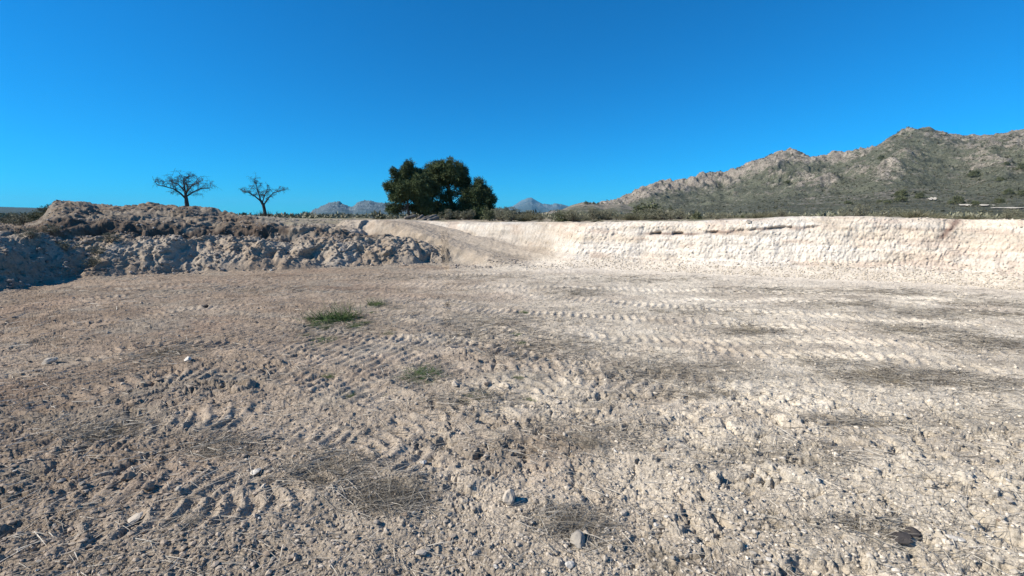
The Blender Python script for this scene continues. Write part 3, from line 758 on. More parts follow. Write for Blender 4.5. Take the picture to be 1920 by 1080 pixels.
class Acc:
    def __init__(s): s.V, s.F, s.C, s.n = [], [], [], 0
    def add(s, V, F, col=None):
        s.V.append(V); s.F.append(np.asarray(F) + s.n); s.n += len(V)
        s.C.append(col if col is not None else np.ones((len(V), 3)))
    def build(s, name, mat, parent=None, off=(0, 0, 0), smooth=True):
        V = np.vstack(s.V) - np.array(off); F = np.vstack(s.F)
        tri = F[:, 2] == F[:, 3]
        me_F = [tuple(f[:3]) if t else tuple(f) for f, t in zip(F.tolist(), tri)] if tri.any() else None
        if me_F is None: return mesh_np(name, V, F, mat, parent, np.vstack(s.C), smooth)
        me = bpy.data.meshes.new(name); me.from_pydata(V.tolist(), [], me_F); me.update()
        me.polygons.foreach_set('use_smooth', [smooth] * len(me.polygons))
        a = me.color_attributes.new('tint', 'FLOAT_COLOR', 'POINT'); c4 = np.ones((len(V), 4), dtype=np.float32); c4[:, :3] = np.vstack(s.C); a.data.foreach_set('color', c4.ravel())
        me.materials.append(mat); o = bpy.data.objects.new(name, me); C.objects.link(o)
        if parent: o.parent = parent
        return o
def needle_clumps(centres, rad, per, ln, wd, c0, c1):
    """tufts of needles round each centre"""
    n = len(centres)
    cidx = np.repeat(np.arange(n), per); u_ = unit(n * per); u_[:, 2] = u_[:, 2] * 0.8 + 0.15
    u_ /= np.linalg.norm(u_, axis=1)[:, None]
    rr_ = rad[cidx] * rng.uniform(0.15, 1, n * per) ** 0.6
    base = centres[cidx] + u_ * rr_[:, None]
    dirs = u_ + unit(n * per) * 0.7; dirs /= np.linalg.norm(dirs, axis=1)[:, None]
    t = np.clip(rng.uniform(0, 1, n)[cidx] * 0.75 + rng.uniform(0, .25, n * per), 0, 1)[:, None]
    col_ = np.array(c0) * (1 - t) + np.array(c1) * t
    return blades(base, dirs, rng.uniform(0.6, 1.2, n * per) * ln, rng.uniform(0.6, 1.2, n * per) * wd, col_)

def pine(label, D, base_px, lobes, trunk_pts, limbs, seed, c0=(0.034, 0.052, 0.022), c1=(0.125, 0.16, 0.066), dens=1.0):
    """lobes: (px, py, rx, ry, depth offset m, density)"""
    global rng
    rng = np.random.default_rng(seed)
    bx, by = at(base_px, 405, D)[:2]; bz = Zat(bx, by)
    root = empty('pine_tree', (bx, by, bz)); tag(root, label, 'tree', 'pine trees in a clump behind the ramp')
    off = (bx, by, bz); s = D / FPX
    cs, rs = [], []
    for (lx, ly, rx, ry, dd, de) in lobes:
        c_ = at(lx, ly, D + dd); n = int(de * dens * 62 * (rx * ry) / 300.0) + 8
        u_ = unit(n); r_ = rng.uniform(0, 1, n) ** 0.42
        p_ = c_ + u_ * r_[:, None] * np.array((rx * s, max(rx, ry) * s * 1.15, ry * s)) * 0.93
        cs.append(p_); rs.append(rng.uniform(0.14, 0.30, n))
    cs, rs = np.vstack(cs), np.concatenate(rs)
    V, F, c_ = needle_clumps(cs, rs, 60, 0.20, 0.045, c0, c1)
    A = Acc(); A.add(V, F, c_); A.build('crown', M_LEAF, root, off, smooth=False)
    T = Acc(); tp = [at(px, py, D + dd) for (px, py, dd, r) in trunk_pts]; tp[0][2] = bz - 0.15
    V, F = tube(tp, [r for *_, r in trunk_pts], 9); T.add(V, F); T.build('trunk', M_BARK, root, off)
    def inside_branch(p, q_, r):
        m_ = (p + q_) / 2 + unit(1)[0] * 0.15
        return tube([p, m_, q_], [r, r * 0.7, r * 0.3], 5)
    for (pa, pb, da, db_, r) in limbs:
        B = Acc(); p, q_ = at(pa[0], pa[1], D + da), at(pb[0], pb[1], D + db_)
        V, F = inside_branch(p, q_, r); B.add(V, F)
        for k in range(9):
            t = rng.uniform(0.25, 1); o_ = p + (q_ - p) * t; e = o_ + unit(1)[0] * np.array((.9, .9, .6)) * rng.uniform(.4, .9)
            V, F = inside_branch(o_, e, r * 0.35); B.add(V, F)
        B.build('branch', M_BARK, root, off)
    return root
pine('big round topped dark green pine in the middle of the clump', 40, 842, [
    (842, 318, 32, 19, 0, 1), (820, 322, 26, 20, .5, 1), (862, 324, 15, 18, 0, 1), (806, 340, 20, 22, 0, 1), (858, 342, 17, 10, .3, .5),
    (826, 345, 16, 13, .5, .6), (800, 365, 20, 18, .6, .9), (822, 388, 20, 14, .3, .9), (846, 400, 26, 9, .2, .9), (868, 350, 8, 10, 0, .6), (835, 372, 12, 10, 0, .8), (852, 330, 24, 14, -.3, 1), (840, 335, 26, 12, .4, 1), (812, 352, 18, 20, -.4, 1), (868, 392, 12, 14, .4, 1), (832, 398, 24, 10, -.3, 1), (872, 372, 10, 14, .3, .8), (852, 362, 16, 9, 0, .7), (874, 352, 9, 10, .2, 1), (845, 388, 16, 8, .3, .6), (876, 340, 6, 8, 0, .7), (864, 330, 13, 16, .2, 1)],
    [(845, 412, 0, .26), (846, 385, 0, .2), (842, 355, .2, .15), (838, 325, .2, .08)],
    [((845, 380), (815, 350), 0, .5, .09), ((844, 372), (866, 340), 0, 0, .08), ((842, 360), (825, 325), .2, .4, .08), ((843, 352), (858, 325), .2, 0, .07), ((845, 388), (868, 366), 0, .2, .06), ((845, 385), (820, 385), 0, .2, .06)], 71)
pine('left pine with a bare leaning trunk and a ragged open crown', 37.5, 768, [
    (765, 320, 14, 12, 0, .9), (748, 333, 14, 14, .3, .8), (736, 350, 14, 10, 0, .8), (726, 351, 7, 6, -.2, .8), (762, 345, 22, 18, .3, 1), (785, 333, 18, 17, .6, 1), (778, 358, 22, 18, .2, 1),
    (752, 370, 20, 13, 0, .9), (737, 368, 10, 10, 0, .7), (733, 391, 9, 10, .2, .8), (745, 392, 12, 9, .6, .7), (790, 378, 16, 16, .6, 1), (796, 396, 14, 9, .8, .8), (766, 309, 8, 7, 0, .8), (790, 350, 20, 22, -.3, 1), (770, 366, 22, 14, .4, 1), (756, 352, 16, 16, -.3, 1), (800, 384, 16, 14, 0, 1), (775, 390, 18, 8, .9, .9), (739, 322, 5, 6, 0, .6)],
    [(768, 412, 0, .13), (767, 402, 0, .11), (764, 388, 0, .095), (765, 370, .1, .08), (766, 335, .1, .045)],
    [((765, 390), (742, 364), 0, 0, .05), ((765, 384), (785, 358), 0, .3, .05), ((765, 374), (750, 338), .1, .2, .045), ((766, 360), (780, 332), .1, .4, .04), ((766, 392), (740, 392), 0, .3, .04)], 72)
pine('smaller dark pine at the right end of the clump', 39, 892, [
    (898, 345, 10, 11, 0, 1.1), (897, 360, 18, 16, 0, 1.1), (884, 376, 19, 18, .2, 1.1), (908, 372, 15, 17, 0, 1.1), (922, 374, 8, 8, 0, .9), (917, 388, 9, 9, 0, 1), (900, 393, 24, 14, .1, 1.1), (874, 396, 16, 13, .2, 1.1),
    (905, 406, 18, 9, 0, 1), (868, 384, 9, 12, 0, 1), (878, 366, 10, 12, 0, 1), (910, 360, 10, 12, 0, 1), (888, 402, 26, 9, .4, 1)],
    [(892, 414, 0, .17), (893, 395, 0, .14), (896, 365, 0, .08), (898, 345, 0, .04)],
    [((893, 395), (878, 376), 0, .2, .05), ((894, 385), (912, 372), 0, 0, .05), ((893, 398), (868, 392), 0, 0, .05), ((893, 396), (920, 386), 0, 0, .05)], 73,
    c0=(0.026, 0.042, 0.020), c1=(0.105, 0.14, 0.06))

# logs lying under the pines
def log_obj(label, a, b, Da, Db, r):
    p, q_ = at(*a, Da), at(*b, Db)
    c = (p + q_) / 2
    zg = max(Zat(p[0], p[1]), Zat(q_[0], q_[1]), Zat(c[0], c[1])); ax = (q_ - p); ax[2] = np.clip(ax[2], -0.35, 0.35); ax *= 0.5
    ts = np.linspace(-1, 1, 7); pts = [ax * t + np.array((0, 0, 0.02 * sin(3 * t))) for t in ts]
    V, F = tube(pts, [r * (1 + 0.12 * sin(5 * t + a[0])) for t in ts], 9)
    A = Acc(); A.add(V, F); o = A.build('log', M_LOG); o.location = (c[0], c[1], max(zg + r * 0.7, c[2] * 0.5 + (zg + r) * 0.5))
    tag(o, label, 'log', 'logs lying on the track below the pines')
log_obj('pale log lying just behind the bare trunk of the left pine', (758, 407), (779, 403), 34.5, 35, .13)
log_obj('short grey log right of the left pine trunk, leftmost of the slanting ones', (781, 413), (792, 406), 33, 34, .14)
log_obj('second slanting log from the left pine trunk', (786, 416), (803, 409), 32.4, 33.4, .12)
log_obj('longest slanting grey log in the pile under the pines', (791, 420), (818, 410), 31.5, 33, .15)
log_obj('short dark log at the right end of the pile by the white rim', (803, 421), (822, 416), 31, 31.8, .13)

# bare almond trees on the spoil heap
def almond(label, D, base, main, seed, spread):
    global rng
    rng = np.random.default_rng(seed); random.seed(seed)
    b3 = at(base[0], 405, D); zb = Zat(b3[0], b3[1]); want = at(base[0], base[1], D)[2]
    root = empty('almond_tree', (b3[0], b3[1], zb)); tag(root, label, 'tree', 'bare almond trees on the spoil heap')
    off = np.array((b3[0], b3[1], want)); shift = np.array((b3[0], b3[1], want))
    tr = [at(px, py, D + dd) for px, py, dd, r in main[0]]; tr[0][2] = min(zb, want) - 0.2
    A = Acc(); V, F = tube(tr, [m[3] * .8 for m in main[0]], 8); A.add(V, F); A.build('trunk', M_DEAD, root, (b3[0], b3[1], zb))
    def twig(A, p, d, ln, r, lev):
        pts = [p]; dd = d.copy(); n = 5
        for k in range(n):
            dd = dd + unit(1)[0] * 0.38 + np.array((0, 0, (0.10 if lev < 2 else -0.16)))
            dd /= np.linalg.norm(dd); pts.append(pts[-1] + dd * ln / n)
        V, F = tube(pts, np.linspace(r, r * 0.55, n + 1), 5 if lev < 2 else 4); A.add(V, F)
        if lev < 3:
            for k in range([0, 6, 5][lev]):
                i = rng.integers(1, n + 1); s_ = unit(1)[0]; s_[2] = abs(s_[2]) * 0.5 if lev < 2 else s_[2] * 0.8
                nd = dd * 0.5 + s_; nd /= np.linalg.norm(nd)
                twig(A, pts[i], nd, ln * rng.uniform(0.45, 0.7), r * 0.62, lev + 1)
    for limb in main[1:]:
        A = Acc(); P_ = [at(px, py, D + dd) for px, py, dd, r in limb]
        V, F = tube(P_, [m[3] * .75 for m in limb], 6); A.add(V, F)
        for k in range(1, len(P_)):
            d_ = P_[k] - P_[k - 1]; d_ /= np.linalg.norm(d_)
            for t in (0.35, 0.7, 1.0):
                o_ = P_[k - 1] + (P_[k] - P_[k - 1]) * t; s_ = unit(1)[0]; s_[2] = s_[2] * 0.6 + 0.35
                nd = d_ * 0.6 + s_ * 0.9; nd /= np.linalg.norm(nd)
                twig(A, o_, nd, rng.uniform(0.45, 0.85) * spread, 0.0145, 1)
        A.build('branch', M_DEAD, root, (b3[0], b3[1], zb))
    n = 120; bs = np.tile(np.array((b3[0], b3[1], zb)), (n, 1)) + rng.normal(size=(n, 3)) * np.array((.28, .25, .03)); dr = unit(n) * 0.35 + np.array((0, 0, 1)); dr /= np.linalg.norm(dr, axis=1)[:, None]
    V, F, c_ = blades(bs, dr, rng.uniform(.3, .75, n), np.full(n, .035), np.tile((0.06, 0.065, 0.045), (n, 1)) * rng.uniform(.5, 1.3, (n, 1)))
    A = Acc(); A.add(V, F, c_); A.build('foliage', M_LEAF, root, (b3[0], b3[1], zb))
almond('larger bare almond tree with a wide crown, left one on the spoil heap', 30.2, (350, 393), [
    [(352, 395, 0, .20), (350, 380, 0, .16), (349, 370, 0, .12), (347, 358, 0, .09)],
    [(349, 373, 0, .09), (338, 362, -.2, .07), (325, 354, -.3, .055), (310, 350, -.4, .04), (296, 347, -.5, .03)],
    [(347, 360, 0, .08), (345, 346, .1, .06), (344, 338, .1, .04), (346, 334, .1, .03)],
    [(350, 368, 0, .08), (362, 360, .2, .06), (376, 354, .3, .045), (392, 353, .4, .03)],
    [(346, 358, 0, .06), (335, 346, .4, .045), (322, 342, .6, .03)],
    [(348, 362, 0, .06), (360, 348, -.4, .045), (372, 341, -.6, .03)],
    [(349, 366, 0, .06), (352, 352, 1.0, .045), (350, 344, 1.4, .03)]], 81, 0.85)
almond('smaller leaning bare almond tree, right one on the spoil heap', 30.5, (497, 396), [
    [(499, 398, 0, .15), (494, 385, 0, .12), (489, 376, 0, .10)],
    [(490, 378, 0, .075), (478, 368, -.2, .055), (466, 361, -.3, .04), (454, 359, -.4, .03)],
    [(489, 377, 0, .07), (485, 362, .1, .05), (481, 350, .1, .035), (480, 344, .1, .025)],
    [(494, 385, 0, .07), (503, 372, .2, .055), (512, 362, .3, .04), (528, 357, .3, .03)],
    [(492, 380, 0, .05), (496, 366, .5, .04), (500, 358, .7, .03)]], 82, 0.66)

# shrubs -------------------------------------------------------------------
def shrub_mesh(seed, kind):
    global rng
    rng = np.random.default_rng(seed); A = Acc()
    if kind == 'round':                               # leafy dome
        n = 46; u_ = unit(n); u_[:, 2] = np.abs(u_[:, 2]); cs = u_ * rng.uniform(.35, 1, n)[:, None] ** .5 * np.array((.5, .5, .78)) * rng.uniform(.75, 1.15, n)[:, None] + np.array((0, 0, .08))
        V, F, c = needle_clumps(cs, rng.uniform(.08, .17, n), 34, .10, .035, (.05, .062, .03), (.16, .17, .09)); A.add(V, F, c)
    elif kind == 'tuft':                              # esparto-like upright blades
        n = 620; bs = rng.normal(size=(n, 3)) * np.array((.15, .15, 0)); dr = unit(n) * .62 + np.array((0, 0, 1)) + bs * 2.0; dr /= np.linalg.norm(dr, axis=1)[:, None]
        t = rng.uniform(0, 1, (n, 1)); V, F, c = blades(bs, dr, rng.uniform(.4, 1.0, n), np.full(n, .018), np.array((.075, .08, .04)) * (1 - t) + np.array((.20, .18, .115)) * t, bend=.8); A.add(V, F, c)
    else:                                             # woody open bush
        for k in range(26):
            d = unit(1)[0] * .75 + np.array((0, 0, .9)); d /= np.linalg.norm(d); p = [np.zeros(3)]
            for j in range(4): d = d + unit(1)[0] * .22; d /= np.linalg.norm(d); p.append(p[-1] + d * .23)
            V, F = tube(p, [.012, .01, .008, .006, .004], 4); F = F[F[:, 2] != F[:, 3]]; A.add(V, F, np.tile((.09, .075, .06), (len(V), 1)))
            cs = np.array([p[2] + unit(1)[0] * .08, p[3] + unit(1)[0] * .08, p[4]]); V, F, c = needle_clumps(cs, np.full(3, .09), 26, .075, .020, (.09, .095, .062), (.25, .24, .16)); A.add(V, F, c)
    o = A.build('shrub', M_LEAF, smooth=False); me = o.data; bpy.data.objects.remove(o); return me
SH = {k: [shrub_mesh(900 + i * 7 + j, k) for j in range(3)] for i, k in enumerate(('round', 'tuft', 'woody'))}
def put(me, name, loc, s, label, cat, group=None, rz=None, sz=None, tilt=0):
    o = bpy.data.objects.new(name, me); o.location = loc; o.scale = (s, s, sz or s)
    o.rotation_euler = (random.uniform(-tilt, tilt), random.uniform(-tilt, tilt), random.uniform(0, 6.28) if rz is None else rz)
    C.objects.link(o); return tag(o, label, cat, group)
random.seed(5)
KW = {'round': 'low round dark green bush growing along the rim of the white bank', 'tuft': 'spiky grass clump growing along the rim of the white bank', 'woody': 'open grey green scrub bush growing along the rim of the white bank'}
def rim_shrub(px, D, hpx, kind, label=None, name='shrub', group='scrub bushes along the rim of the white bank', wide=1.0):
    p = at(px, 405, D); h = hpx * D / FPX; z_ = Zat(p[0], p[1])
    # a shrub's hpx counts above its own foot
    s = h / 0.85
    return put(random.choice(SH[kind]), name, (p[0], p[1], z_ - 0.03), s * wide, label or KW[kind], 'bush', group, sz=s)
for k in range(125):
    px = random.choice([random.uniform(905, 1500)] * 3 + [random.uniform(1450, 1920)])
    D = random.uniform(29, 46) if px < 1010 else random.uniform(22.5, 46) if px < 1300 else random.uniform(18.5, 40)
    hp = random.uniform(7, 21) * (1.0 if px < 1350 else 0.75)
    rim_shrub(px, D, hp, random.choice(['round', 'woody', 'woody', 'tuft', 'woody']), wide=random.uniform(1, 1.5))
rim_shrub(1215, 42, 30, 'round', 'broad dark green rounded bush standing above the scrub, beside a pale bare patch', wide=1.7, group=None)
rim_shrub(1602, 21, 26, 'woody', 'yellow green bush on the rim left of the middle of the white bank skyline', wide=1.3, group=None)
rim_shrub(1718, 22, 34, 'tuft', 'tall pale grassy clump on the rim under the peak of the hill', group=None)
rim_shrub(1677, 26, 22, 'woody', 'grey green bush just left of the tall pale grassy clump on the rim', wide=1.4, group=None)
rim_shrub(1757, 24, 20, 'tuft', 'low pale grass clump right of the tall one on the rim', wide=1.4, group=None)
rim_shrub(1888, 19, 24, 'woody', 'dark spiky bush on the rim at the far right of the white bank', wide=1.0, group=None)
rim_shrub(1435, 24, 26, 'tuft', 'feathery grey grass clump on the rim, left part of the right hand bank', group=None)
for px, D, hp, kd in ((935, 33, 22, 'woody'), (915, 32, 22, 'round'), (950, 36, 18, 'round'), (880, 35, 18, 'woody'), (860, 35.5, 16, 'woody'), (838, 34, 18, 'woody'), (815, 35, 14, 'tuft')):
    rim_shrub(px, D, hp, kd, 'grey undergrowth bush', group='undergrowth below the pines')
for px, D, hp, kd, lb in ((40, 24, 20, 'woody', 'olive green bush on the flat ground left of the spoil heap'), (22, 30, 22, 'tuft', 'pale grass clump beside the left frame edge'),
                          (85, 27, 16, 'round', 'dark green bush against the left foot of the spoil heap'), (60, 34, 22, 'round', 'round green bush behind the others left of the spoil heap'),
                          (5, 26, 14, 'woody', 'small bush cut by the left edge of the photo'), (100, 30, 14, 'round', 'low bush touching the left shoulder of the spoil heap'), (-40, 24, 20, 'round', 'bush outside the left edge')):
    if px < 0: continue
    rim_shrub(px, D, hp, kd, lb, group='bushes on the flat left of the spoil heap', wide=1.5)
rim_shrub(283, 29.0, 13, 'tuft', 'thin dry weed sprouting alone on the crest left of the larger almond tree', name='weed', group=None, wide=0.4)
for px, py in ((185, 480), (178, 500), (60, 447), (95, 440), (120, 470), (210, 455)):
    hx = hit(px, py, 12)
    put(SH['woody'][px % 3], 'weed', (hx[0], hx[1], hx[2] - .05), 0.42, 'small dark weed in the corner', 'weed', 'weeds on the grey bank')

# scrub as a mass: far flat between the rim and the hills, and on the hillside
def low_bush_cloud(name, label, pts, sizes, cols, leaves=26, lw=0.5):
    n = len(pts); ci = np.repeat(np.arange(n), leaves); u_ = unit(n * leaves); u_[:, 2] = np.abs(u_[:, 2])
    base = pts[ci] + u_ * sizes[ci][:, None] * np.array((.55, .55, .6)) * rng.uniform(.3, 1, (n * leaves, 1))
    dirs = u_ + unit(n * leaves) * .6; dirs /= np.linalg.norm(dirs, axis=1)[:, None]
    V, F, c = blades(base, dirs, sizes[ci] * lw, sizes[ci] * lw * .55, cols[ci] * rng.uniform(.6, 1.4, (n * leaves, 1)))
    o = mesh_np(name, V, F, M_LEAF, col=c, smooth=False); tag(o, label, 'scrub', kind='stuff'); return o
rng = np.random.default_rng(99)
pts, sz = [], []
for k in range(2600):
    px = rng.uniform(-100, 2050); D = rng.uniform(0, 1) ** 1.3 * 190 + 44
    if 100 < px < 700 and D < 60: continue
    p = at(px, 405, D); pts.append((p[0], p[1], Zat(p[0], p[1]) - 0.05)); sz.append(rng.uniform(.4, 1.1) * (1 + D / 260))
pts = np.array(pts); sz = np.array(sz); t = rng.uniform(0, 1, (len(pts), 1))
low_bush_cloud('scrub', 'mass of low grey green scrub on the flat ground beyond the rim', pts, sz, np.array((.10, .11, .068)) * (1 - t) + np.array((.27, .255, .18)) * t, 30, .35)
pts, sz = [], []
q_, az, Rr, V = BIG
for k in range(9000):
    i = rng.integers(0, int(len(q_) * 0.62)); j = int(rng.uniform(0.02, 0.98) ** 1.15 * 328)
    pts.append(V[i, j]); sz.append((0.45 + 1.5 * j / 328) * rng.uniform(.6, 1.3) * (0.6 if rng.uniform() < .6 else 1))
pts = np.array(pts); sz = np.array(sz); t = rng.uniform(0, 1, (len(pts), 1))
low_bush_cloud('scrub', 'speckle of small dark bushes over the slopes of the big hill', pts, sz, np.array((.050, .055, .035)) * (1 - t) + np.array((.12, .115, .075)) * t, 9, .7)
# trees one can tell apart on the hill
HT = [(1463, 343, 5, 'lone dark tree on the lower left slope of the big hill'), (1801, 330, 8, 'wide dark tree on the right slope of the hill, left of two others'), (1888, 318, 9, 'dark tree highest up near the right edge on the hill'),
      (1850, 337, 6, 'small dark tree between the two larger ones on the right slope'), (1855, 306, 4, 'small tree high on the right shoulder of the hill'), (1673, 366, 9, 'upper of two dark trees stacked below the peak'), (1674, 376, 8, 'lower of two dark trees stacked below the peak'),
      (1708, 369, 7, 'grey green tree right of the two stacked ones'), (1777, 381, 10, 'wide low tree beside the pale terraces at the foot of the hill'), (1870, 362, 7, 'dark tree at the foot of the hill, left of a pair near the right edge'), (1897, 365, 7, 'dark tree at the foot of the hill, right of a pair near the right edge'),
      (1578, 380, 5, 'single dark tree on the plain green foot slope below the middle ridge'), (1650, 379, 5, 'small tree left of the stacked pair at the hill foot'), (1635, 377, 4, 'tiny tree left of the small tree at the hill foot'), (1855, 378, 7, 'pale green tree above the pale terrace near the right edge'), (1627, 297, 5, 'dark tree in the gully left of the pale crags under the peak'), (1811, 382, 6, 'grey tree among the pale terraces at the foot of the hill'), (1252, 392, 4, 'small tree by the pale bare patch left of the hill')]
for px, py, sp, lb in HT:
    p = hill_hit(BIG, px, py + 3); D = p[1]; s = sp * 1.9 * D / FPX
    put(SH['round'][px % 3], 'tree', (p[0], p[1], p[2] - 0.1), s * 1.2, lb, 'tree', 'trees dotted over the hill', sz=s * 0.95)
for k, (px, sp) in enumerate(((1096, 5), (1103, 3), (1110, 4), (1118, 3), (1040, 3))):
    p = hill_hit(KN, px, 383 if px > 1050 else 398); s = sp * 1.5 * p[1] / FPX
    put(SH['round'][k % 3], 'tree', tuple(p - np.array((0, 0, .1))), s, 'small tree on the crest of the rocky knoll', 'tree', 'trees on the crest of the knoll')
# pale bare patch and terraces at the hill's foot
def bare_patch(label, cx, cy, hw, hh):
    q_, az, Rr, V = BIG
    n1, n2 = 22, 5; VV = []
    for a in np.linspace(-1, 1, n1):
        for b in np.linspace(-1, 1, n2):
            w = (1 - a * a) ** .5 * (0.7 + 0.3 * sin(a * 7 + cx))
            VV.append(hill_hit(BIG, cx + a * hw, cy + b * hh * w + 1) + np.array((0, 0, .35)))
    o = mesh_np('bare_ground', np.array(VV), grid_faces(n1, n2), M_PLAIN, col=np.tile((.50, .46, .38), (n1 * n2, 1)))
    tag(o, label, 'ground', kind='structure')
bare_patch('pale bare patch right of the broad dark bush', 1247, 399, 16, 3)
bare_patch('pale bare terrace at the foot of the hill', 1815, 386, 34, 1.6)
bare_patch('small pale terrace on the foot slope', 1732, 374, 9, 3)
bare_patch('long thin pale terrace near the right edge', 1880, 391, 40, 1.3)

# ---------------------------------------------------------------- stones
def stone_mesh(seed, rough=0.22):
    r_ = np.random.default_rng(seed)
    import bmesh
    bm = bmesh.new(); bmesh.ops.create_icosphere(bm, subdivisions=3, radius=1)
    ax = r_.uniform(.7, 1.25, 3); ax[2] *= .75
    planes = [(v / np.linalg.norm(v), r_.uniform(.5, .9)) for v in r_.normal(size=(11, 3))]
    for v in bm.verts:
        p = np.array(v.co)
        for n_, d_ in planes:
            k_ = p @ n_
            if k_ > d_: p = p - n_ * (k_ - d_) * .92
        m = 1 + rough * 1.1 * float(fbm3(np.array([p[0] * 2.5 + seed]), np.array([p[1] * 2.5]), np.array([p[2] * 2.5 + 5]), 3, seed)[0])
        v.co = p * m * ax
    me = bpy.data.meshes.new('stone'); bm.to_mesh(me); bm.free()
    me.polygons.foreach_set('use_smooth', [False] * len(me.polygons))
    return me
def stone_variant(base, tint, seed):
    me = base.copy(); n = len(me.vertices); a = me.color_attributes.new('tint', 'FLOAT_COLOR', 'POINT')
    c4 = np.ones((n, 4), dtype=np.float32); c4[:, :3] = tint; a.data.foreach_set('color', c4.ravel()); me.materials.append(M_STONE); return me
SB = [stone_mesh(s) for s in range(40, 48)]
TINT = {'pale': (.47, .41, .33), 'white': (.56, .52, .45), 'brown': (.27, .21, .155), 'grey': (.31, .28, .235), 'dark': (.055, .05, .048)}
SM = {k: [stone_variant(b, v, i) for i, b in enumerate(SB)] for k, v in TINT.items()}
def stone(px, py, wpx, kind, label, group=None, k=0, flat=1.0, sink=.25, rz=None):
    x_, y_, z_ = hit(px, py)
    D = y_ * CP - (z_ - CAM_H) * SP; r = wpx * .42 * D / FPX
    return put(SM[kind][k % 8], 'stone', (x_, y_, z_ + r * (.6 * flat - sink)), r, label, 'stone', group, rz=rz, sz=r * flat, tilt=.3)
stone(952, 944, 40, 'pale', 'angular cream stone casting a sharp shadow, largest in the centre foreground', k=4, rz=.4, sink=.05, flat=1.3)
stone(249, 980, 40, 'pale', 'flat wedge shaped pinkish stone in the left foreground', k=3, flat=.8)
stone(1084, 1022, 38, 'grey', 'rough grey stone with a black shadow behind it at the bottom centre', k=2, sink=.1)
stone(1683, 1008, 58, 'dark', 'low blackish lump lying in the right foreground', k=4, flat=.45, rz=.1)
stone(1712, 1003, 32, 'dark', 'small black lump joined to the end of the blackish one', k=5, flat=.8)
stone(1784, 1010, 26, 'white', 'smooth white oval stone right of the black lump', k=0, flat=.6)
stone(92, 682, 26, 'pale', 'rounded stone in a row near the left edge of the floor', k=6)
stone(352, 676, 16, 'white', 'small white stone on the dry weeds in the left middle ground', k=7)
stone(240, 901, 28, 'brown', 'brown clod left of a second one in the left foreground', k=5)
stone(279, 914, 24, 'brown', 'reddish brown clod right of the other in the left foreground', k=2)
stone(335, 922, 20, 'grey', 'grey stone right of the two brown clods in the left foreground', k=6)
stone(480, 888, 20, 'white', 'whitish stone beside the heap of dry sticks', k=1)
stone(425, 785, 24, 'pale', 'pale flat stone left of the centre beside dark clods', k=4, flat=.6)
stone(853, 724, 14, 'pale', 'small pinkish stone, left one of three above the centre', k=2)
stone(950, 727, 14, 'pale', 'small pale stone, right one of three above the centre', k=6)
stone(912, 722, 14, 'brown', 'small brownish stone, middle one of three above the centre', k=0)
stone(790, 1038, 30, 'pale', 'long pale stone at the bottom left of the centre', k=3, flat=.6)
stone(1068, 1062, 22, 'white', 'whitish rounded stone at the very bottom of the centre', k=0)
stone(1205, 1014, 11, 'white', 'left one of two tiny white stones right of the rough grey stone', k=1)
stone(1219, 1012, 11, 'white', 'right one of two tiny white stones right of the rough grey stone', k=5)
stone(1532, 903, 15, 'white', 'white angular stone in the right middle foreground', k=4)
stone(1440, 1050, 20, 'white', 'white long stone at the bottom right of the centre', k=3, flat=.6)
stone(386, 577, 10, 'dark', 'dark clod lying alone on the far left floor', k=2)
stone(1395, 960, 14, 'white', 'white stone beside a dark hollow left of the black lump', k=6)
stone(1695, 785, 10, 'white', 'lone small white stone on the right side of the floor', k=2)
stone(1404, 417, 18, 'grey', 'grey boulder sitting on the rim of the white bank', k=3, flat=.7)
stone(108, 514, 8, 'white', 'white stone at the foot of the bank in the left corner', k=3)
stone(325, 513, 7, 'white', 'white stone at the foot of the grey bank under the larger almond tree', k=3)
stone(508, 508, 7, 'white', 'white stone at the foot of the grey bank under the smaller almond tree', k=5)
random.seed(17)
LBL = {'pale': 'pale stone loose on the churned pit floor', 'white': 'whitish stone loose on the churned pit floor', 'brown': 'brown clod loose on the churned pit floor', 'grey': 'grey stone loose on the churned pit floor'}
for k in range(255):
    py = 640 + 440 * random.random() ** .55; px = random.uniform(-10, 1930)
    kd = random.choices(['pale', 'white', 'brown', 'grey'], [4, 1.6 if px > 900 else .6, 3 if px < 900 else .8, 3])[0]
    w = random.uniform(6, 12) * (0.55 + (py - 600) / 480 * .6) * (1.5 if random.random() < .12 else 1)
    stone(px, py, w, kd, LBL[kd], 'loose stones strewn over the pit floor', k, flat=random.uniform(.6, 1))
# the rest of the rubble as one mass
def rubble(name, label, n, seed, pick):
    r_ = np.random.default_rng(seed)
    ico = SB[0]; 
    import bmesh
    bm = bmesh.new(); bmesh.ops.create_icosphere(bm, subdivisions=1, radius=1); bv = np.array([v.co[:] for v in bm.verts]); bf = np.array([[v.index for v in f.verts] for f in bm.faces]); bm.free()
    VV, CC = [], []
    for k in range(n):
        loc, s, c = pick(r_)
        jit = 1 + r_.uniform(-.28, .28, (len(bv), 1)); a = r_.uniform(0, 6.28); ca, sa = cos(a), sin(a)
        v = bv * jit * np.array((r_.uniform(.8, 1.4), r_.uniform(.7, 1.1), r_.uniform(.5, .9))) * s
        v = np.stack([v[:, 0] * ca - v[:, 1] * sa, v[:, 0] * sa + v[:, 1] * ca, v[:, 2]], 1) + loc
        VV.append(v); CC.append(np.tile(c, (len(bv), 1)))
    V = np.vstack(VV); F = (bf[None] + (np.arange(n) * len(bv))[:, None, None]).reshape(-1, 3)
    o = mesh_np(name, V, F, M_STONE, col=np.vstack(CC), smooth=False, fn=3); tag(o, label, 'rubble', kind='stuff')
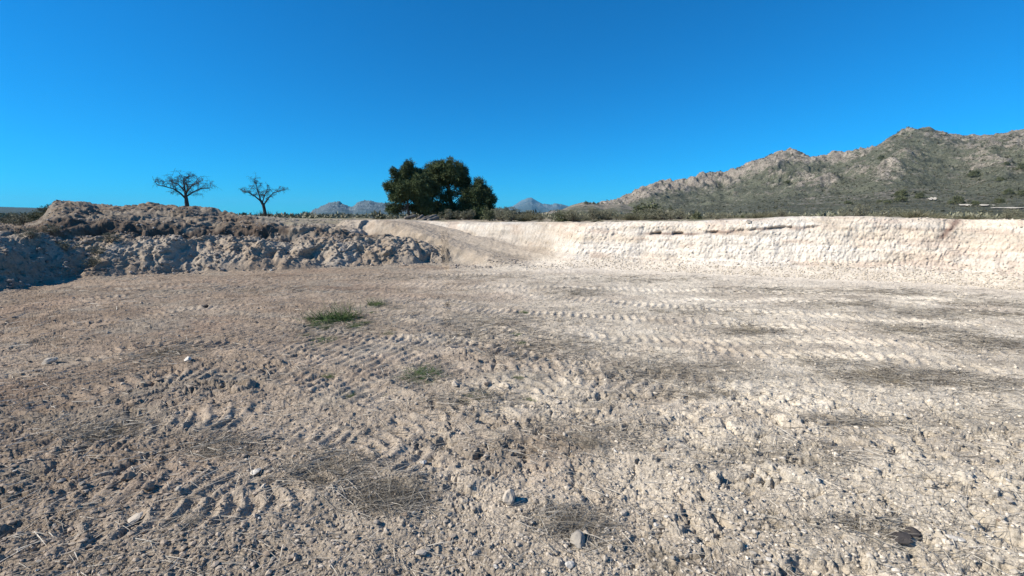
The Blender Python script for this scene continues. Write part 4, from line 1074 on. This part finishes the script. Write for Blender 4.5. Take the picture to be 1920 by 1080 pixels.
def pick_floor(r_):
    py = 560 + 560 * r_.uniform() ** .8; px = r_.uniform(-60, 1980); gx, gy = G(px, py)
    t = 1 / (1 + math.exp(-(px - 900) / 250)); c = np.array((.31, .25, .19)) * (1 - t) + np.array((.50, .445, .36)) * t
    s = r_.uniform(.003, .011) * (1 + hypot(gx, gy) * .10) * (1.7 if r_.uniform() < .12 else 1)
    return np.array((gx, gy, Zat(gx, gy) + s * .35)), s, c * r_.uniform(.75, 1.3)
rubble('gravel', 'small stones and crumbs of earth strewn over the pit floor', 15000, 3, pick_floor)
def pick_bank(r_):
    i = r_.integers(int((0 - qs[0]) / 1.55), int((985 - qs[0]) / 1.55)); j = r_.integers(JF + 60, JW - 30)
    while qs[min(i, len(qs) - 1)] > 670 and j > JF + 150: i = r_.integers(int((0 - qs[0]) / 1.55), int((985 - qs[0]) / 1.55))
    s = r_.uniform(.015, .045) * (1.8 if r_.uniform() < .15 else 1); c = np.array((.27, .235, .20)) * r_.uniform(.6, 1.5)
    return P[i, j] + np.array((0, 0, s * .3)), s, c
rubble('rubble', 'earth clods and stones over the grey bank and spoil heaps', 4500, 4, pick_bank)
def pick_rim(r_):
    i = r_.integers(split, int((1990 - qs[0]) / 1.55)); j = r_.integers(JF + 5, JF + (75 if r_.uniform() < .8 else 150))
    s = r_.uniform(.012, .04); return P[i, j] + np.array((0, 0, s * .2)), s, np.array((.54, .475, .38)) * r_.uniform(.75, 1.15)
rubble('rubble', 'white crumbs of earth on the cut face and at its foot', 3200, 5, pick_rim)

# ---------------------------------------------------------------- straw, stubble, tufts on the floor
rng = np.random.default_rng(123)
def straw(n):
    ps, dr, ln, wd, cl = [], [], [], [], []
    px = rng.uniform(-30, 1950, n * 3); py = 515 + 590 * rng.uniform(0, 1, n * 3) ** 1.15
    ry_, rz_ = CP + (540 - py) / FPX * SP, -SP + (540 - py) / FPX * CP; g = np.stack([(px - 960) / FPX * CAM_H / -rz_, ry_ * CAM_H / -rz_], 1)
    m = litter_mask(g[:, 0], g[:, 1]); keep = rng.uniform(0, 1, n * 3) < (0.09 + 0.91 * m) * np.where(py > 860, .6, 1); g = g[keep][:n]; m = m[keep][:n]
    n = len(g); gx, gy = g[:, 0], g[:, 1]; r = np.hypot(gx, gy)
    th = rng.normal(0, .6, n) + np.where(rng.uniform(0, 1, n) < .75, 0, 1.5)
    dr = np.stack([np.cos(th), np.sin(th), rng.uniform(-.02, .25, n)], 1); dr /= np.linalg.norm(dr, axis=1)[:, None]
    ps = np.stack([gx, gy, Zats(gx, gy) + .006 + .02 * m * rng.uniform(0, 1, n)], 1)
    ln = rng.uniform(.05, .22, n) * (1 + r * .05); wd = rng.uniform(.0016, .0032, n) * (1 + r * .22)
    t = (rng.uniform(0, 1, n) ** 1.3 * (1 - .35 * m))[:, None]; cl = np.array((.11, .095, .075)) * (1 - t) + np.array((.56, .51, .42)) * t
    V, F, c = blades(np.array(ps), np.array(dr), np.array(ln), np.array(wd), np.array(cl), bend=.2)
    o = mesh_np('straw', V, F, M_STRAW, col=c, smooth=False); tag(o, 'dead straw, stubble and twig litter lying over the pit floor', 'straw', kind='stuff')
straw(58000)
def tuft_mesh(seed, kind):
    global rng
    rng = np.random.default_rng(seed); A = Acc()
    if kind == 'green': n, c0, c1, w, ht = 420, (.045, .085, .025), (.13, .19, .065), .010, .5
    elif kind == 'grey': n, c0, c1, w, ht = 330, (.06, .05, .036), (.36, .32, .25), .0055, .4
    else: n, c0, c1, w, ht = 150, (.13, .105, .07), (.48, .42, .31), .007, .25
    bs = rng.normal(size=(n, 3)) * np.array((.30, .30, .0)); 
    dr = unit(n); dr[:, 2] = np.abs(dr[:, 2]) * ht + .08; dr[:, :2] += bs[:, :2] * .8; dr /= np.linalg.norm(dr, axis=1)[:, None]
    t = rng.uniform(0, 1, (n, 1)); V, F, c = blades(bs, dr, rng.uniform(.25, .75, n) * (1 if kind != 'stick' else 1.4), np.full(n, w) * rng.uniform(.6, 1.5, n), np.array(c0) * (1 - t) + np.array(c1) * t, bend=.5); A.add(V, F, c)
    o = A.build('tuft', M_STRAW, smooth=False); me = o.data; bpy.data.objects.remove(o); return me
TM = {k: [tuft_mesh(1000 + i * 10 + j, k) for j in range(3)] for i, k in enumerate(('green', 'grey', 'stick'))}
def tuft(px, py, wpx, kind, label, name='dry_weed', cat='weed', group=None, k=0, flat=1.0):
    x_, y_, z_ = hit(px, py); D = y_ * CP - (z_ - CAM_H) * SP; s = wpx * D / FPX / 1.5
    return put(TM[kind][k % 3], name, (x_, y_, z_ - .005), s, label, cat, group, sz=s * flat)
tuft(602, 602, 66, 'green', 'left one of two bright green weed tufts on the far floor', 'green_weed', k=0, flat=1.8)
tuft(645, 600, 60, 'green', 'right one of two bright green weed tufts on the far floor', 'green_weed', k=1, flat=2.4)
tuft(664, 612, 34, 'green', 'small dark green tuft in front of the two bright green ones', 'green_weed', k=2)
tuft(704, 573, 34, 'green', 'dark green tuft behind the bright green ones', 'green_weed', k=2, flat=2.0)
tuft(790, 705, 75, 'green', 'thin sprawling green weed in the middle of the floor', 'green_weed', k=1, flat=.6)
tuft(1000, 752, 40, 'green', 'tiny green sprout right of the centre', 'green_weed', k=0, flat=.5)
tuft(888, 747, 60, 'green', 'thin olive weed between the sprawling one and the sprout', 'green_weed', k=2, flat=.5)
tuft(600, 640, 60, 'green', 'faint green patch of seedlings below the bright tufts', 'green_weed', k=1, flat=.25)
random.seed(77)
for k in range(16):
    tuft(random.choice([600, 640, 690, 720, 790, 880, 1000]) + random.uniform(-38, 38), random.uniform(572, 645) if k < 10 else random.uniform(690, 760), random.uniform(14, 30), 'green', 'little green seedling', 'green_weed', 'weed', 'green seedlings scattered over the floor', k, random.uniform(.5, 1.4))
tuft(732, 935, 110, 'grey', 'tangled grey bush of dead stems left of the large cream stone', k=0, flat=1.0)
tuft(640, 885, 90, 'grey', 'dense grey tangle of dead stems behind the heap of sticks', k=1, flat=.8)
tuft(575, 890, 120, 'stick', 'heap of pale dry sticks in the left centre foreground', k=0, flat=.5)
tuft(1068, 985, 120, 'grey', 'dry grass tangle above the rough grey stone', k=2, flat=.6)
tuft(185, 815, 90, 'stick', 'splayed dry weed in the left middle ground', k=1, flat=1.0)
tuft(310, 665, 90, 'stick', 'wispy pale dry weed behind the small white stone', k=2, flat=.8)
tuft(1400, 620, 60, 'stick', 'brown branching dry weed standing on the right floor', k=0, flat=1.6)
tuft(1660, 715, 60, 'stick', 'pale stalks sticking up beside the dark straw patch on the right', k=1, flat=1.6)
tuft(1700, 620, 40, 'stick', 'thin upright stalk on the far right floor', k=2, flat=1.8)
tuft(1445, 975, 60, 'stick', 'small dark dry weed left of the black lump', k=2, flat=1.3)
tuft(345, 980, 60, 'stick', 'few upright straws right of the flat pinkish stone', k=0, flat=1.5)
tuft(1560, 797, 100, 'grey', 'flattened dark bundle of stalks on the right floor', k=1, flat=.25)
tuft(1620, 990, 130, 'stick', 'long flattened stalks beside the black lump', k=1, flat=.25)
tuft(1250, 1050, 120, 'grey', 'flat grey grass at the bottom right of the centre', k=0, flat=.3)
random.seed(31)
for k, (px, py, hw, hh, s) in enumerate(LITTER):
    for j in range(4 if py < 860 else 1):
        tuft(px + random.uniform(-.6, .6) * hw, py + random.uniform(-.5, .5) * hh, random.uniform(24, 46) * (py - 380) / 350, random.choice(['grey', 'grey', 'stick']), 'flat dead tuft in a straw patch on the pit floor', 'dry_tuft', 'tuft', 'flattened dead tufts in the straw patches', k + j, random.uniform(.35, .8))

# ---------------------------------------------------------------- every repeat gets a label of its own
ORD_ = ['leftmost', 'second from the left', 'third from the left', 'fourth from the left', 'fifth from the left', 'sixth from the left', 'seventh from the left', 'eighth from the left', 'ninth from the left', 'tenth from the left', 'eleventh from the left', 'twelfth from the left']
ORD = [t.replace('from the left', 'from left') for t in ORD_] + [n_ + ' from left' for n_ in ('thirteenth', 'fourteenth', 'fifteenth', 'sixteenth', 'seventeenth')]
def pix(o):
    X_, Y_, Z_ = o.location[0], o.location[1], o.location[2] - CAM_H; f_ = Y_ * CP - Z_ * SP
    return 960 + FPX * X_ / f_, 540 - FPX * (Y_ * SP + Z_ * CP) / f_
def relabel(group, where):
    b = {}
    for o in C.objects:
        if o.get('group') == group: b.setdefault((where(*pix(o)), o['label'].split(' loose')[0].split(' growing')[0].split(' in a')[0].replace('open ', '').replace('straw coloured ', '').replace('low ', '')), []).append(o)
    for (w_, kd), L in b.items():
        L.sort(key=lambda o: pix(o)[0])
        for k_, o in enumerate(L): o['label'] = (kd + ' ' + w_) if len(L) == 1 else ORD[min(k_, 16)] + ' ' + kd + ' ' + w_
def floor_place(px, py):
    c_ = ['far left', 'left', 'middle left', 'centre left', 'centre right', 'middle right', 'right', 'far right'][int(min(7, max(0, px // 240)))]
    r_ = 'back' if py < 620 else 'upper middle' if py < 700 else 'middle' if py < 790 else 'lower middle' if py < 880 else 'front' if py < 980 else 'nearest strip'
    return 'in the ' + c_ + ' ' + r_ + ' of the floor'
def rim_place(px, py):
    for lim, t_ in ((1000, 'on the rim below the blue mountain'), (1070, 'on the rim before the knoll'), (1130, 'on the rim under the rocky knoll'), (1200, 'on the rim where the ridge begins'), (1290, 'on the rim near the broad dark bush'), (1380, 'on the rim left of the ridge hump'), (1480, 'on the rim under the ridge hump'), (1620, 'on the rim left of the peak'), (1760, 'on the rim under the peak'), (9999, 'on the rim at the far right')):
        if px < lim: return t_
relabel('loose stones strewn over the pit floor', floor_place)
relabel('flattened dead tufts in the straw patches', floor_place)
relabel('green seedlings scattered over the floor', floor_place)
relabel('scrub bushes along the rim of the white bank', rim_place)
relabel('undergrowth below the pines', lambda px, py: 'at the foot of the pines')
relabel('weeds on the grey bank', lambda px, py: 'in the corner of the pit')
relabel('trees on the crest of the knoll', lambda px, py: 'over the scrub')

# ---------------------------------------------------------------- air
hm, nt, _p = new_mat('haze'); nt.nodes.clear()
out = nt.nodes.new('ShaderNodeOutputMaterial'); pv = nt.nodes.new('ShaderNodeVolumePrincipled')
pv.inputs['Color'].default_value = (0.22, 0.66, 1.0, 1); pv.inputs['Density'].default_value = 3.8e-5; pv.inputs['Anisotropy'].default_value = 0.0
nt.links.new(pv.outputs[0], out.inputs['Volume'])
B = 14500.0; z0, z1 = -200.0, 520.0
V = [(sx * B, sy * B, zz) for zz in (z0, z1) for sx, sy in ((-1, -1), (1, -1), (1, 1), (-1, 1))]
o = mesh_np('haze', V, [(3, 2, 1, 0), (4, 5, 6, 7), (0, 1, 5, 4), (1, 2, 6, 5), (2, 3, 7, 6), (3, 0, 4, 7)], hm, smooth=False)
tag(o, 'thin blue air over the whole landscape', 'haze', kind='stuff')
